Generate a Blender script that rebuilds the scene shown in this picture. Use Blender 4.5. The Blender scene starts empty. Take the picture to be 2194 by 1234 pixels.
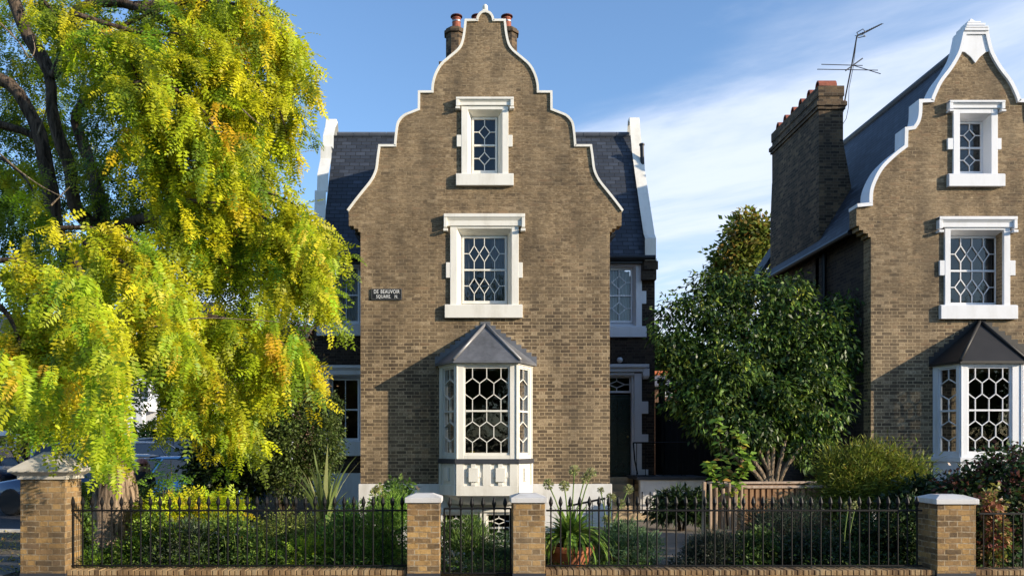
import bpy, bmesh, math, random
import numpy as np
from mathutils import Vector, Matrix
from mathutils.geometry import tessellate_polygon

# ---- photograph geometry: focal length in photo pixels, vanishing point, eye height ----
F, VX, HY, EYE = 1780.0, 1005.0, 955.0, 1.75
def P(px, py, Y): return ((px-VX)/F*Y, Y, EYE+(HY-py)/F*Y)
def PX(px, Y): return (px-VX)/F*Y
def PZ(py, Y): return EYE+(HY-py)/F*Y
PI = math.pi
scene = bpy.context.scene
COL = scene.collection
ORG = {}

def link(o, parent=None):
    COL.objects.link(o)
    if parent is not None: o.parent = parent
    return o
def tag(o, label=None, cat=None, group=None, kind=None):
    if label: o['label'] = label
    if cat: o['category'] = cat
    if group: o['group'] = group
    if kind: o['kind'] = kind
    return o
def thing(name, label, cat, loc=(0,0,0), group=None, rz=0):
    o = bpy.data.objects.new(name, None); o.empty_display_size = .2
    o.location = loc; o.rotation_euler = (0,0,rz)
    link(o); ORG[o.name] = Vector(loc)
    return tag(o, label, cat, group)
def origin(parent):
    return ORG.get(parent.name, Vector((0,0,0))) if parent is not None else Vector((0,0,0))

class MB:
    def __init__(s): s.v=[]; s.f=[]; s.T=None
    def pt(s, p):
        if s.T: p = s.T(p)
        s.v.append(tuple(p)); return len(s.v)-1
    def face(s, pts):
        s.f.append([s.pt(p) for p in pts])
    def box(s, x0,x1,y0,y1,z0,z1):
        i=[s.pt(p) for p in ((x0,y0,z0),(x1,y0,z0),(x1,y1,z0),(x0,y1,z0),(x0,y0,z1),(x1,y0,z1),(x1,y1,z1),(x0,y1,z1))]
        for q in ((0,1,5,4),(1,2,6,5),(2,3,7,6),(3,0,4,7),(4,5,6,7),(3,2,1,0)): s.f.append([i[k] for k in q])
        return s
    def frustum(s, x0,x1,y0,y1,z0,X0,X1,Y0,Y1,z1):
        i=[s.pt(p) for p in ((x0,y0,z0),(x1,y0,z0),(x1,y1,z0),(x0,y1,z0),(X0,Y0,z1),(X1,Y0,z1),(X1,Y1,z1),(X0,Y1,z1))]
        for q in ((0,1,5,4),(1,2,6,5),(2,3,7,6),(3,0,4,7),(4,5,6,7),(3,2,1,0)): s.f.append([i[k] for k in q])
        return s
    def bar(s, p, q, w, d0, d1):
        # bar in the (x,z) plane between p and q, width w, from depth d0 to d1 (y)
        dx,dz=q[0]-p[0],q[1]-p[1]; L=math.hypot(dx,dz) or 1e-6
        nx,nz=-dz/L*w/2,dx/L*w/2
        c=[(p[0]+nx,p[1]+nz),(p[0]-nx,p[1]-nz),(q[0]-nx,q[1]-nz),(q[0]+nx,q[1]+nz)]
        s.prism(c,d0,d1)
    def prism(s, c, d0, d1):
        a=[s.pt((x,d0,z)) for x,z in c]; b=[s.pt((x,d1,z)) for x,z in c]
        s.f.append(a); s.f.append(b[::-1]); n=len(c)
        for k in range(n): s.f.append([a[k],b[k],b[(k+1)%n],a[(k+1)%n]])
        return s
    def tube(s, pts, rad, seg=8, cap=True, squash=1.0):
        pts=[Vector(p) for p in pts]; n=len(pts)
        if not hasattr(rad,'__len__'): rad=[rad]*n
        rings=[]; prev=None
        for k in range(n):
            t=(pts[min(k+1,n-1)]-pts[max(k-1,0)])
            if t.length<1e-9: t=Vector((0,0,1))
            t.normalize()
            if prev is None:
                a=Vector((1,0,0)) if abs(t.x)<.9 else Vector((0,1,0))
                u=(a-t*a.dot(t)).normalized()
            else:
                u=prev-t*prev.dot(t)
                if u.length<1e-6: u=Vector((0,1,0))
                u.normalize()
            prev=u; w=t.cross(u)
            rings.append([s.pt(pts[k]+(u*math.cos(2*PI*j/seg)+w*math.sin(2*PI*j/seg)*squash)*rad[k]) for j in range(seg)])
        for k in range(n-1):
            for j in range(seg):
                s.f.append([rings[k][j],rings[k][(j+1)%seg],rings[k+1][(j+1)%seg],rings[k+1][j]])
        if cap: s.f.append(rings[0][::-1]); s.f.append(rings[-1])
        return s
    def lathe(s, prof, c=(0,0,0), seg=16, rot=0, cap=True):
        rings=[[s.pt((c[0]+r*math.cos(rot+2*PI*j/seg),c[1]+r*math.sin(rot+2*PI*j/seg),c[2]+z)) for j in range(seg)] for r,z in prof]
        for k in range(len(prof)-1):
            for j in range(seg): s.f.append([rings[k][j],rings[k][(j+1)%seg],rings[k+1][(j+1)%seg],rings[k+1][j]])
        if cap: s.f.append(rings[0][::-1]); s.f.append(rings[-1])
        return s
    def quad_slab(s, a,b,c,d,th):
        a,b,c,d=map(Vector,(a,b,c,d)); n=(b-a).cross(d-a).normalized()*th
        t=[s.pt(p) for p in (a,b,c,d)]; u=[s.pt(p-n) for p in (a,b,c,d)]
        s.f.append(t); s.f.append(u[::-1])
        for k in range(4): s.f.append([t[k],u[k],u[(k+1)%4],t[(k+1)%4]])
        return s
    def wall(s, outer, holes, y0, y1, mapf=None):
        # polygon with holes in (x,z), from y0 (front) to y1 (back)
        loops=[outer]+holes
        flat=[p for l in loops for p in l]
        tris=tessellate_polygon([[Vector((p[0],p[1],0)) for p in l] for l in loops])
        a=[s.pt((p[0],y0,p[1])) for p in flat]; b=[s.pt((p[0],y1,p[1])) for p in flat]
        for t in tris:
            s.f.append([a[k] for k in t]); s.f.append([b[k] for k in t][::-1])
        o=0
        for l in loops:
            n=len(l)
            for k in range(n): s.f.append([a[o+k],a[o+(k+1)%n],b[o+(k+1)%n],b[o+k]])
            o+=n
        return s
    def build(s, name, mat, parent=None, smooth=False, bevel=0, local=False, recalc=True):
        org = Vector((0,0,0)) if local else origin(parent)
        me=bpy.data.meshes.new(name)
        me.from_pydata([(x-org.x,y-org.y,z-org.z) for x,y,z in s.v],[],s.f)
        if recalc:
            bm=bmesh.new(); bm.from_mesh(me); bmesh.ops.recalc_face_normals(bm,faces=bm.faces); bm.to_mesh(me); bm.free()
        me.update()
        uvl=me.uv_layers.new(name='UVMap')
        V=np.array([v for v in s.v]) if len(s.v) else np.zeros((0,3))
        li=np.empty(len(me.loops),dtype=np.int32); me.loops.foreach_get('vertex_index',li)
        nor=np.empty(len(me.polygons)*3); me.polygons.foreach_get('normal',nor); nor=np.abs(nor.reshape(-1,3))
        lt=np.empty(len(me.polygons),dtype=np.int32); me.polygons.foreach_get('loop_total',lt)
        ax=np.argmax(nor*np.array([1.001,1.0,.999]),axis=1); axl=np.repeat(ax,lt)
        p=V[li]; uv=np.empty((len(li),2))
        uv[:,0]=np.where(axl==0,p[:,1],p[:,0]); uv[:,1]=np.where(axl==2,p[:,1],p[:,2])
        uvl.data.foreach_set('uv',uv.astype(np.float32).ravel())
        if smooth: me.polygons.foreach_set('use_smooth',[True]*len(me.polygons))
        me.materials.append(mat)
        o=bpy.data.objects.new(name,me); link(o,parent)
        ORG[o.name]=org
        if bevel:
            m=o.modifiers.new('bevel','BEVEL'); m.width=bevel; m.segments=2; m.limit_method='ANGLE'; m.angle_limit=.6
        return o

def smooth_profile(pts, k=4):
    # Catmull-Rom between corners
    pts=[tuple(p) for p in pts]; n=len(pts)
    corner=[True]+[False]*(n-2)+[True]
    for i in range(1,n-1):
        a=Vector((pts[i][0]-pts[i-1][0],pts[i][1]-pts[i-1][1])); b=Vector((pts[i+1][0]-pts[i][0],pts[i+1][1]-pts[i][1]))
        if a.length and b.length and a.angle(b)>.7: corner[i]=True
    out=[pts[0]]
    for i in range(n-1):
        p1,p2=pts[i],pts[i+1]
        p0=pts[i-1] if i>0 and not corner[i] else p1
        p3=pts[i+2] if i+2<n and not corner[i+1] else p2
        st=1 if (corner[i] and corner[i+1]) else k
        for j in range(1,st+1):
            t=j/st
            out.append(tuple(.5*((2*p1[c])+(-p0[c]+p2[c])*t+(2*p0[c]-5*p1[c]+4*p2[c]-p3[c])*t*t+(-p0[c]+3*p1[c]-3*p2[c]+p3[c])*t**3) for c in (0,1)))
    return out
def ribbon(mb, pts, t, y0, y1):
    n=len(pts); inn=[]; outp=[]
    for i in range(n):
        d0=Vector(pts[i])-Vector(pts[i-1]) if i>0 else None
        d1=Vector(pts[i+1])-Vector(pts[i]) if i<n-1 else None
        n0=Vector((-d0.y,d0.x)).normalized() if d0 else None
        n1=Vector((-d1.y,d1.x)).normalized() if d1 else None
        if n0 is None: m=n1
        elif n1 is None: m=n0
        else:
            m=(n0+n1)
            m=m.normalized() if m.length>1e-6 else n0
            m=m/max(.6,m.dot(n0))
        outp.append(Vector(pts[i])+m*t); inn.append(Vector(pts[i])-m*.004)
    for i in range(n-1):
        a,b,c,d=inn[i],inn[i+1],outp[i+1],outp[i]
        mb.face([(a.x,y0,a.y),(b.x,y0,b.y),(c.x,y0,c.y),(d.x,y0,d.y)])
        mb.face([(d.x,y0,d.y),(c.x,y0,c.y),(c.x,y1,c.y),(d.x,y1,d.y)])
        mb.face([(d.x,y1,d.y),(c.x,y1,c.y),(b.x,y1,b.y),(a.x,y1,a.y)])
        mb.face([(a.x,y1,a.y),(b.x,y1,b.y),(b.x,y0,b.y),(a.x,y0,a.y)])
    for i in (0,n-1):
        a,d=inn[i],outp[i]; mb.face([(a.x,y0,a.y),(d.x,y0,d.y),(d.x,y1,d.y),(a.x,y1,a.y)])

# ---------------- materials ----------------
class NT:
    def __init__(s, name):
        s.m=bpy.data.materials.new(name); s.m.use_nodes=True; s.t=s.m.node_tree; s.t.nodes.clear()
        s.out=s.n('ShaderNodeOutputMaterial')
    def n(s, typ, ins=None, **kw):
        x=s.t.nodes.new(typ)
        for k,v in kw.items(): setattr(x,k,v)
        for k,v in (ins or {}).items():
            if isinstance(v,bpy.types.NodeSocket): s.t.links.new(v,x.inputs[k])
            else: x.inputs[k].default_value=v
        return x
    def math(s, op, a, b=0.0, clamp=False):
        return s.n('ShaderNodeMath',{0:a,1:b},operation=op,use_clamp=clamp).outputs[0]
    def mix(s, f, a, b, blend='MIX'):
        x=s.t.nodes.new('ShaderNodeMix'); x.data_type='RGBA'; x.blend_type=blend
        for i,v in ((0,f),(6,a),(7,b)):
            if isinstance(v,bpy.types.NodeSocket): s.t.links.new(v,x.inputs[i])
            else: x.inputs[i].default_value=v if i==0 else (*v[:3],1)
        return x.outputs[2]
    def ramp(s, f, stops, interp='LINEAR'):
        x=s.n('ShaderNodeValToRGB',{0:f}); r=x.color_ramp; r.interpolation=interp
        while len(r.elements)<len(stops): r.elements.new(.5)
        for e,(p,c) in zip(r.elements,stops):
            e.position=p; e.color=(*c,1) if hasattr(c,'__len__') else (c,c,c,1)
        return x.outputs[0]
    def noise(s, vec, scale, detail=4, rough=.55):
        return s.n('ShaderNodeTexNoise',{'Vector':vec,'Scale':scale,'Detail':detail,'Roughness':rough}).outputs[0]
    def finish(s, col, rough=.7, bump=None, bstr=.3, bdist=.01, spec=.4, metal=0, **kw):
        ins={'Base Color':col if isinstance(col,bpy.types.NodeSocket) else (*col[:3],1),'Roughness':rough,'Specular IOR Level':spec,'Metallic':metal}
        ins.update(kw)
        p=s.n('ShaderNodeBsdfPrincipled',ins)
        if bump is not None:
            b=s.n('ShaderNodeBump',{'Height':bump,'Strength':bstr,'Distance':bdist}); s.t.links.new(b.outputs[0],p.inputs['Normal'])
        s.t.links.new(p.outputs[0],s.out.inputs[0]); s.p=p
        return s.m

def plain(name, c, rough=.6, var=.15, scale=6, bstr=.15, metal=0, spec=.4, bdist=.004):
    t=NT(name); g=t.n('ShaderNodeNewGeometry').outputs['Position']
    a=t.noise(g,scale,5); b=t.noise(g,scale*7,3)
    f=t.math('ADD',t.math('MULTIPLY',a,.7),t.math('MULTIPLY',b,.3))
    col=t.ramp(f,[(.3,tuple(x*(1-var) for x in c)),(.7,tuple(min(1,x*(1+var)) for x in c))])
    return t.finish(col,rough,b,bstr,bdist,spec,metal)

def brick(name, stops, mortar, weather=None, mortar_size=.0065, bstr=.7, sat_noise=.35, wk=1.0):
    t=NT(name)
    uv=t.n('ShaderNodeTexCoord').outputs['UV']
    pos=t.n('ShaderNodeNewGeometry').outputs['Position']
    wob=t.n('ShaderNodeTexNoise',{'Vector':pos,'Scale':5.0,'Detail':3})
    d=t.n('ShaderNodeVectorMath',{0:wob.outputs[1],1:(.5,.5,.5)},operation='SUBTRACT').outputs[0]
    d=t.n('ShaderNodeVectorMath',{0:d,'Scale':.022},operation='SCALE').outputs[0]
    u1=t.n('ShaderNodeVectorMath',{0:uv,1:d},operation='ADD').outputs[0]
    u2=t.n('ShaderNodeVectorMath',{0:u1,1:(.225,0,0)},operation='ADD').outputs[0]
    bs=[]
    for u in (u1,u2):
        bs.append(t.n('ShaderNodeTexBrick',{'Vector':u,'Color1':(0,0,0,1),'Color2':(1,1,1,1),'Mortar':(.5,.5,.5,1),'Scale':1.0,'Mortar Size':mortar_size,'Mortar Smooth':.2,'Bias':0.0,'Brick Width':.3375,'Row Height':.075},offset=.5,offset_frequency=2,squash=1))
    mf=t.math('MAXIMUM',bs[0].outputs['Fac'],bs[1].outputs['Fac'])
    rnd=t.math('FRACT',t.math('ADD',t.math('MULTIPLY',bs[0].outputs[0],3.7),t.math('MULTIPLY',bs[1].outputs[0],5.3)))
    n1=t.noise(pos,1.1,4); n2=t.noise(pos,28,4,.7)
    r=t.math('ADD',t.math('MULTIPLY',rnd,.56),t.math('ADD',t.math('MULTIPLY',n1,.30),t.math('MULTIPLY',n2,sat_noise)))
    r=t.math('SUBTRACT',r,.13,True)
    col=t.ramp(r,stops)
    mcol=t.mix(n2,tuple(x*.6 for x in mortar),tuple(x*1.3 for x in mortar))
    if weather:
        z=t.n('ShaderNodeSeparateXYZ',{0:pos}).outputs[2]
        n3=t.noise(pos,.8,5)
        w=t.math('ADD',t.math('SUBTRACT',z,weather[0]),t.math('MULTIPLY',t.math('SUBTRACT',n3,.5),5.0))
        w=t.n('ShaderNodeMapRange',{0:w,1:-.8,2:1.2,3:0.0,4:1.0}).outputs[0]
        n4=t.noise(pos,9,4,.7)
        st=t.n('ShaderNodeMapping',{0:pos,'Scale':(1,1,2.8)}).outputs[0]
        n5=t.noise(st,2.6,6,.72); n6=t.noise(st,11,5,.8); n7=t.noise(st,20,3,.7)
        sm=t.math('MULTIPLY',w,t.n('ShaderNodeMapRange',{0:n5,1:.34,2:.56,3:.05,4:.80*wk}).outputs[0])
        pale=t.ramp(t.math('ADD',t.math('MULTIPLY',n6,.7),t.math('MULTIPLY',n7,.3)),[(.38,(.050,.036,.025)),(.445,weather[2]),(.53,weather[1]),(.62,(.52,.41,.27))])
        col=t.mix(sm,col,pale)
        vv=t.n('ShaderNodeSeparateXYZ',{0:u1}).outputs[1]
        ed=t.math('ABSOLUTE',t.math('SUBTRACT',t.math('FRACT',t.math('DIVIDE',vv,.075)),.5))
        rowline=t.math('GREATER_THAN',ed,.44)
        mf=t.math('MULTIPLY',mf,t.math('SUBTRACT',1.0,t.math('MULTIPLY',t.math('MULTIPLY',sm,.85),t.math('SUBTRACT',1.0,rowline))))
        mcol=t.mix(t.math('MULTIPLY',w,t.n('ShaderNodeMapRange',{0:n4,1:.4,2:.62,3:.0,4:1.0}).outputs[0]),mcol,tuple(x*.62 for x in weather[1]))
        # pale bricks and a few orange ones
        c2=t.math('GREATER_THAN',t.math('FRACT',t.math('MULTIPLY',rnd,7.13)),.95)
        col=t.mix(t.math('MULTIPLY',c2,.4),col,(.30,.19,.11))
        # patches where the brick has gone dark
        dk=t.n('ShaderNodeMapRange',{0:t.noise(t.n('ShaderNodeMapping',{0:pos,'Scale':(1,1,1.6),'Location':(3,0,7)}).outputs[0],2.4,6,.7),1:.52,2:.66,3:0.0,4:.60}).outputs[0]
        col=t.mix(dk,col,(.070,.050,.034))
    # soft streaks of soot
    soot=t.n('ShaderNodeMapRange',{0:t.noise(t.n('ShaderNodeMapping',{0:pos,'Scale':(1.3,1.3,.35)}).outputs[0],1.2,5),1:.42,2:.70,3:0.0,4:.55}).outputs[0]
    c=t.mix(mf,col,mcol)
    if weather:
        pl=t.n('ShaderNodeMapRange',{0:t.noise(t.n('ShaderNodeMapping',{0:pos,'Location':(9,2,4)}).outputs[0],.75,6,.68),1:.46,2:.70,3:0.0,4:.30}).outputs[0]
        c=t.mix(pl,c,(.42,.32,.20))
        c=t.mix(t.n('ShaderNodeMapRange',{0:t.noise(pos,2.0,6,.75),1:.56,2:.70,3:0.0,4:.5}).outputs[0],c,(.10,.08,.058))
    c=t.mix(soot,c,(.035,.030,.025))
    h=t.math('ADD',t.math('MULTIPLY',mf,-1.0),t.math('MULTIPLY',n2,.7))
    return t.finish(c,.88,h,bstr,.012,.2)

M={}
M['brick_main']=brick('stock_brick',[(0,(.035,.027,.022)),(.26,(.080,.058,.040)),(.50,(.120,.086,.055)),(.78,(.225,.160,.094)),(1,(.48,.37,.24))],(.47,.36,.22),
    weather=(4.8,(.305,.215,.122),(.165,.115,.066)),mortar_size=.0078,sat_noise=.65)
M['brick_dark']=brick('shaded_stock_brick',[(0,(.018,.014,.013)),(.3,(.030,.022,.018)),(.6,(.058,.042,.031)),(.85,(.09,.065,.045)),(1,(.20,.16,.12))],(.095,.078,.058))  # darker copy of the stock brick; shade on flanks and wings is in the colour
M['brick_pier']=brick('yellow_stock_brick',[(0,(.04,.03,.025)),(.30,(.11,.075,.045)),(.52,(.29,.175,.078)),(.78,(.48,.29,.105)),(1,(.58,.40,.20))],(.46,.38,.27),wk=.25,weather=(-9,(.46,.29,.12),(.26,.16,.07)),mortar_size=.008,sat_noise=.45)
M['brick_red']=brick('red_brick',[(0,(.07,.035,.025)),(.5,(.20,.10,.06)),(1,(.33,.20,.13))],(.3,.25,.2))
M['brick_stack']=brick('chimney_brick',[(0,(.02,.016,.014)),(.3,(.05,.036,.026)),(.6,(.11,.075,.048)),(.85,(.22,.15,.085)),(1,(.38,.27,.16))],(.15,.12,.085))
def white_mat(name,c,stain):
    t=NT(name); pos=t.n('ShaderNodeNewGeometry').outputs['Position']
    a=t.noise(t.n('ShaderNodeMapping',{0:pos,'Scale':(1,1,.3)}).outputs[0],3.5,6,.65); b=t.noise(pos,30,3)
    s=t.n('ShaderNodeMapRange',{0:a,1:.48,2:.78,3:0.0,4:stain}).outputs[0]
    col=t.mix(s,c,tuple(x*y for x,y in zip(c,(.60,.57,.50))))
    return t.finish(col,.5,t.math('ADD',b,a),.12,.006,.35)
M['white']=white_mat('white_painted_render',(.77,.75,.69),.6)
M['white2']=white_mat('cool_white_paint',(.73,.74,.77),.35)
M['plinth']=white_mat('painted_plinth',(.74,.73,.71),.6)
M['stone']=white_mat('weathered_stone_cap',(.58,.54,.47),.7)
M['capstone']=white_mat('white_pier_cap',(.62,.61,.60),.8)
M['lead']=plain('lead_sheet',(.15,.155,.17),.45,.42,1.6,.2,.3)
M['leadlight']=plain('lead_rolls',(.27,.265,.27),.42,.2,3,.2,.3)
M['black_lead']=plain('black_felt_roof',(.016,.0145,.014),.55,.3,3,.3)
M['dark_sill']=plain('dark_grey_paint',(.045,.048,.058),.45,.2,6,.1)
M['iron']=plain('black_iron_paint',(.006,.006,.007),.55,.3,20,.2,0,.25)
M['gutter']=plain('black_gutter_paint',(.012,.012,.014),.4,.2,8,.1)
M['door']=plain('dark_green_gloss_paint',(.006,.020,.017),.25,.1,5,.05,0,.5)
M['bark']=None
M['terracotta']=plain('terracotta',(.36,.125,.060),.75,.3,7,.3)
M['pot_red']=plain('red_clay_pot',(.26,.075,.042),.7,.4,8,.3)
M['steel_band']=plain('galvanised_band',(.35,.35,.36),.4,.1,8,.1,.8)
M['wood']=None
M['curtain']=plain('white_net_curtain',(.62,.62,.60),.9,.1,3,.1)
M['curtain_grey']=plain('grey_curtain',(.16,.15,.15),.9,.15,3,.1)
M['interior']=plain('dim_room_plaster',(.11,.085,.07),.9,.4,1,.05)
M['sandstone']=plain('sandstone_steps',(.46,.35,.22),.85,.25,4,.4,bdist=.01)
M['paving']=plain('stone_paving',(.20,.17,.14),.85,.3,3,.4,bdist=.01)
M['yellow']=plain('yellow_plastic',(.75,.55,.02),.5,.05,3,.05)
M['globe']=plain('opal_glass_globe',(.75,.76,.80),.25,.03,3,.02)
M['lettering']=plain('white_enamel_lettering',(.72,.73,.73),.5,.1,30,.05)
M['signblack']=plain('black_enamel_plate',(.016,.017,.019),.4,.3,20,.1)
M['orange_tile']=plain('orange_ridge_tile',(.50,.14,.05),.7,.2,3,.2)
M['grey_slate_far']=plain('grey_far_slate',(.12,.125,.14),.6,.2,3,.2)
M['rubber']=plain('tyre_rubber',(.015,.015,.016),.8,.1,8,.1)
M['rim']=plain('alloy_rim',(.45,.46,.48),.35,.05,8,.05,.8)
M['red_lamp']=plain('red_lamp_lens',(.45,.02,.02),.2,.05,3,.02)
M['clear_lamp']=plain('clear_lamp_lens',(.55,.57,.6),.15,.05,3,.02)
M['plate']=plain('yellow_number_plate',(.62,.48,.03),.4,.03,3,.02)
M['skin']=plain('skin',(.52,.33,.24),.55,.06,20,.05)
M['cap']=plain('pink_cap_cloth',(.42,.18,.17),.8,.1,20,.1)
M['hair']=plain('fair_hair',(.36,.24,.13),.6,.3,40,.4)
M['jacket']=plain('black_jacket_cloth',(.025,.025,.03),.85,.2,20,.3)
M['jeans']=plain('dark_denim',(.03,.04,.07),.85,.2,20,.3)

def bark(name,c1,c2,sc=1):
    t=NT(name); pos=t.n('ShaderNodeNewGeometry').outputs['Position']
    m=t.n('ShaderNodeMapping',{0:pos,'Scale':(9*sc,9*sc,1.3*sc)}).outputs[0]
    a=t.n('ShaderNodeTexNoise',{'Vector':m,'Scale':2.0,'Detail':6,'Roughness':.65,'Distortion':.6}).outputs[0]
    r=t.ramp(a,[(.36,c1),(.62,c2)])
    return t.finish(r,.95,a,1.0,.06,.15)
M['bark']=bark('locust_bark',(.040,.028,.020),(.42,.31,.22))
M['bark_limb']=bark('dark_limb_bark',(.022,.016,.012),(.15,.11,.08))
M['bark_pale']=bark('pale_bark',(.10,.075,.05),(.36,.28,.20),2)
M['bark_dark']=bark('dark_bark',(.02,.015,.012),(.09,.065,.045),2)
def wood(name,c1,c2):
    t=NT(name); pos=t.n('ShaderNodeNewGeometry').outputs['Position']
    m=t.n('ShaderNodeMapping',{0:pos,'Scale':(14,14,1.2)}).outputs[0]
    a=t.noise(m,1.5,5,.6); r=t.ramp(a,[(.3,c1),(.7,c2)])
    return t.finish(r,.75,a,.4,.006,.25)
M['wood']=wood('larch_slats',(.18,.095,.048),(.42,.25,.135))
M['woodtop']=wood('weathered_planter_rim',(.30,.21,.15),(.50,.40,.32))
M['stake']=wood('split_stakes',(.20,.13,.085),(.52,.38,.26))
def slate(name,c,row=.118,width=.27):
    t=NT(name); uv=t.n('ShaderNodeTexCoord').outputs['UV']; pos=t.n('ShaderNodeNewGeometry').outputs['Position']
    b=t.n('ShaderNodeTexBrick',{'Vector':uv,'Color1':(0,0,0,1),'Color2':(1,1,1,1),'Mortar':(0,0,0,1),'Scale':1.0,'Mortar Size':.010,'Mortar Smooth':.2,'Bias':0.0,'Brick Width':width,'Row Height':row},offset=.5)
    n=t.noise(pos,3,5); n2=t.noise(pos,30,3)
    f=t.math('ADD',t.math('MULTIPLY',b.outputs[0],.5),t.math('MULTIPLY',n,.5))
    col=t.ramp(f,[(.2,tuple(x*.65 for x in c)),(.55,c),(.9,tuple(x*1.7 for x in c))])
    col=t.mix(t.math('MULTIPLY',b.outputs['Fac'],.85),col,(.006,.007,.010))
    # each course slopes up to its lower edge
    v=t.n('ShaderNodeSeparateXYZ',{0:uv}).outputs[1]
    saw=t.math('FRACT',t.math('DIVIDE',v,row))
    h=t.math('ADD',t.math('MULTIPLY',saw,-1.0),t.math('ADD',t.math('MULTIPLY',b.outputs['Fac'],-.6),t.math('MULTIPLY',n2,.15)))
    return t.finish(col,.55,h,.6,.014,.35)
M['slate']=slate('blue_grey_slate',(.038,.046,.062))
def asphalt(name,c):
    t=NT(name); pos=t.n('ShaderNodeNewGeometry').outputs['Position']
    a=t.noise(pos,.7,5); b=t.noise(pos,60,3)
    col=t.ramp(t.math('ADD',t.math('MULTIPLY',a,.5),t.math('MULTIPLY',b,.5)),[(.35,tuple(x*.7 for x in c)),(.65,tuple(x*1.3 for x in c))])
    return t.finish(col,.9,b,.5,.01,.2)
M['asphalt']=asphalt('asphalt',(.05,.05,.055))
M['pavement']=asphalt('pavement_slabs',(.11,.105,.10))
M['soil']=None
t=NT('garden_soil'); pos=t.n('ShaderNodeNewGeometry').outputs['Position']
a=t.noise(pos,1.2,5); b=t.noise(pos,14,6,.7); 
M['soil']=t.finish(t.ramp(b,[(.35,(.018,.014,.009)),(.5,(.04,.032,.018)),(.62,(.09,.075,.03)),(.75,(.16,.11,.04))]),.95,b,1.0,.05,.1)
t=NT('leaf_littered_verge'); pos=t.n('ShaderNodeNewGeometry').outputs['Position']
b=t.noise(pos,22,6,.75)
M['litter']=t.finish(t.ramp(b,[(.38,(.05,.045,.035)),(.5,(.16,.14,.11)),(.64,(.30,.24,.14))]),.95,b,1.0,.04,.1)
def glass(name,tint=(.9,.92,.93),refl=.9,rough=.015):
    t=NT(name); pos=t.n('ShaderNodeNewGeometry').outputs['Position']
    fr=t.n('ShaderNodeFresnel',{'IOR':1.6}).outputs[0]
    f=t.math('ADD',t.math('MULTIPLY',fr,refl),.018,True)
    w=t.noise(pos,2.2,2)
    bp=t.n('ShaderNodeBump',{'Height':w,'Strength':.18,'Distance':.03})
    g=t.n('ShaderNodeBsdfGlossy',{'Color':(1,1,1,1),'Roughness':rough,'Normal':bp.outputs[0]})
    tr=t.n('ShaderNodeBsdfTransparent',{'Color':(*tint,1)})
    mx=t.n('ShaderNodeMixShader',{0:f,1:tr.outputs[0],2:g.outputs[0]})
    t.t.links.new(mx.outputs[0],t.out.inputs[0]); return t.m
M['glass']=glass('window_glass',(.66,.69,.71),.62)
M['carglass']=plain('car_glass_sky_tone',(.045,.055,.07),.10,.05,3,.02,0,.8)  # base colour lifted to stand in for reflected sky
def paint(name,c):
    t=NT(name); return t.finish(c,.32,None,spec=.5,**{'Coat Weight':.8,'Coat Roughness':.06,'Metallic':.25})

def leafmat(name, trans=.35, rough=.5, spec=.4, tr_gain=1.3):
    t=NT(name); a=t.n('ShaderNodeAttribute',attribute_name='Col').outputs[0]
    p=t.n('ShaderNodeBsdfPrincipled',{'Base Color':a,'Roughness':rough,'Specular IOR Level':spec})
    g=t.n('ShaderNodeVectorMath',{0:a,'Scale':tr_gain},operation='SCALE').outputs[0]
    tr=t.n('ShaderNodeBsdfTranslucent',{'Color':g})
    mx=t.n('ShaderNodeMixShader',{0:trans,1:p.outputs[0],2:tr.outputs[0]})
    t.t.links.new(mx.outputs[0],t.out.inputs[0]); return t.m
M['leaf']=leafmat('leaf',.3,.55,.3)
M['leaf_locust']=leafmat('locust_leaflet',.42,.5,.3,1.25)
M['leaf_gloss']=leafmat('glossy_leaf',.2,.42,.35)

# ---------------- foliage ----------------
rng=np.random.default_rng(11)
def unit(v): return v/np.maximum(np.linalg.norm(v,axis=-1,keepdims=True),1e-9)
def quads_obj(name, V, C, mat, parent):
    # V (n,4,3) quads, C (n,3) colour
    n=len(V); org=np.array(origin(parent))
    me=bpy.data.meshes.new(name); me.vertices.add(n*4); me.loops.add(n*4); me.polygons.add(n)
    me.vertices.foreach_set('co',(V.reshape(-1,3)-org).astype(np.float32).ravel())
    me.loops.foreach_set('vertex_index',np.arange(n*4,dtype=np.int32))
    me.polygons.foreach_set('loop_start',np.arange(0,n*4,4,dtype=np.int32))
    me.polygons.foreach_set('loop_total',np.full(n,4,dtype=np.int32))
    me.update(calc_edges=True)
    at=me.color_attributes.new('Col','FLOAT_COLOR','POINT')
    cc=np.ones((n*4,4),dtype=np.float32); cc[:,:3]=np.repeat(np.clip(C,0,1),4,axis=0)
    at.data.foreach_set('color',cc.ravel())
    me.materials.append(mat)
    o=bpy.data.objects.new(name,me); link(o,parent); ORG[o.name]=Vector(org); return o
def leaf_quads(C,D,N,L,W):
    D=unit(D); S=unit(np.cross(D,N)); Nn=unit(np.cross(S,D))
    L=L[:,None]; W=W[:,None]
    return np.stack([C, C+D*L*.45+S*W*.5+Nn*W*.12, C+D*L-Nn*L*.06, C+D*L*.45-S*W*.5+Nn*W*.12],axis=1)
def pal_colors(pal, n, wts=None, jit=.22):
    pal=np.array(pal); k=rng.choice(len(pal),n,p=wts)
    c=pal[k]*(1+rng.normal(0,jit,(n,1)))
    return np.clip(c*(1+rng.normal(0,.06,(n,3))),.002,1)
def lobes_px(lst, flat=.8):
    # (px,py,Y,rx_px,ry_px) -> world lobes
    out=[]
    for l in lst:
        px,py,Y,rx,ry=l[:5]; s=Y/F; dep=l[5] if len(l)>5 else min(rx,ry)*s*flat+.0*s
        c=P(px,py,Y); out.append((*c,rx*s,dep,ry*s))
    return out
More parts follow.
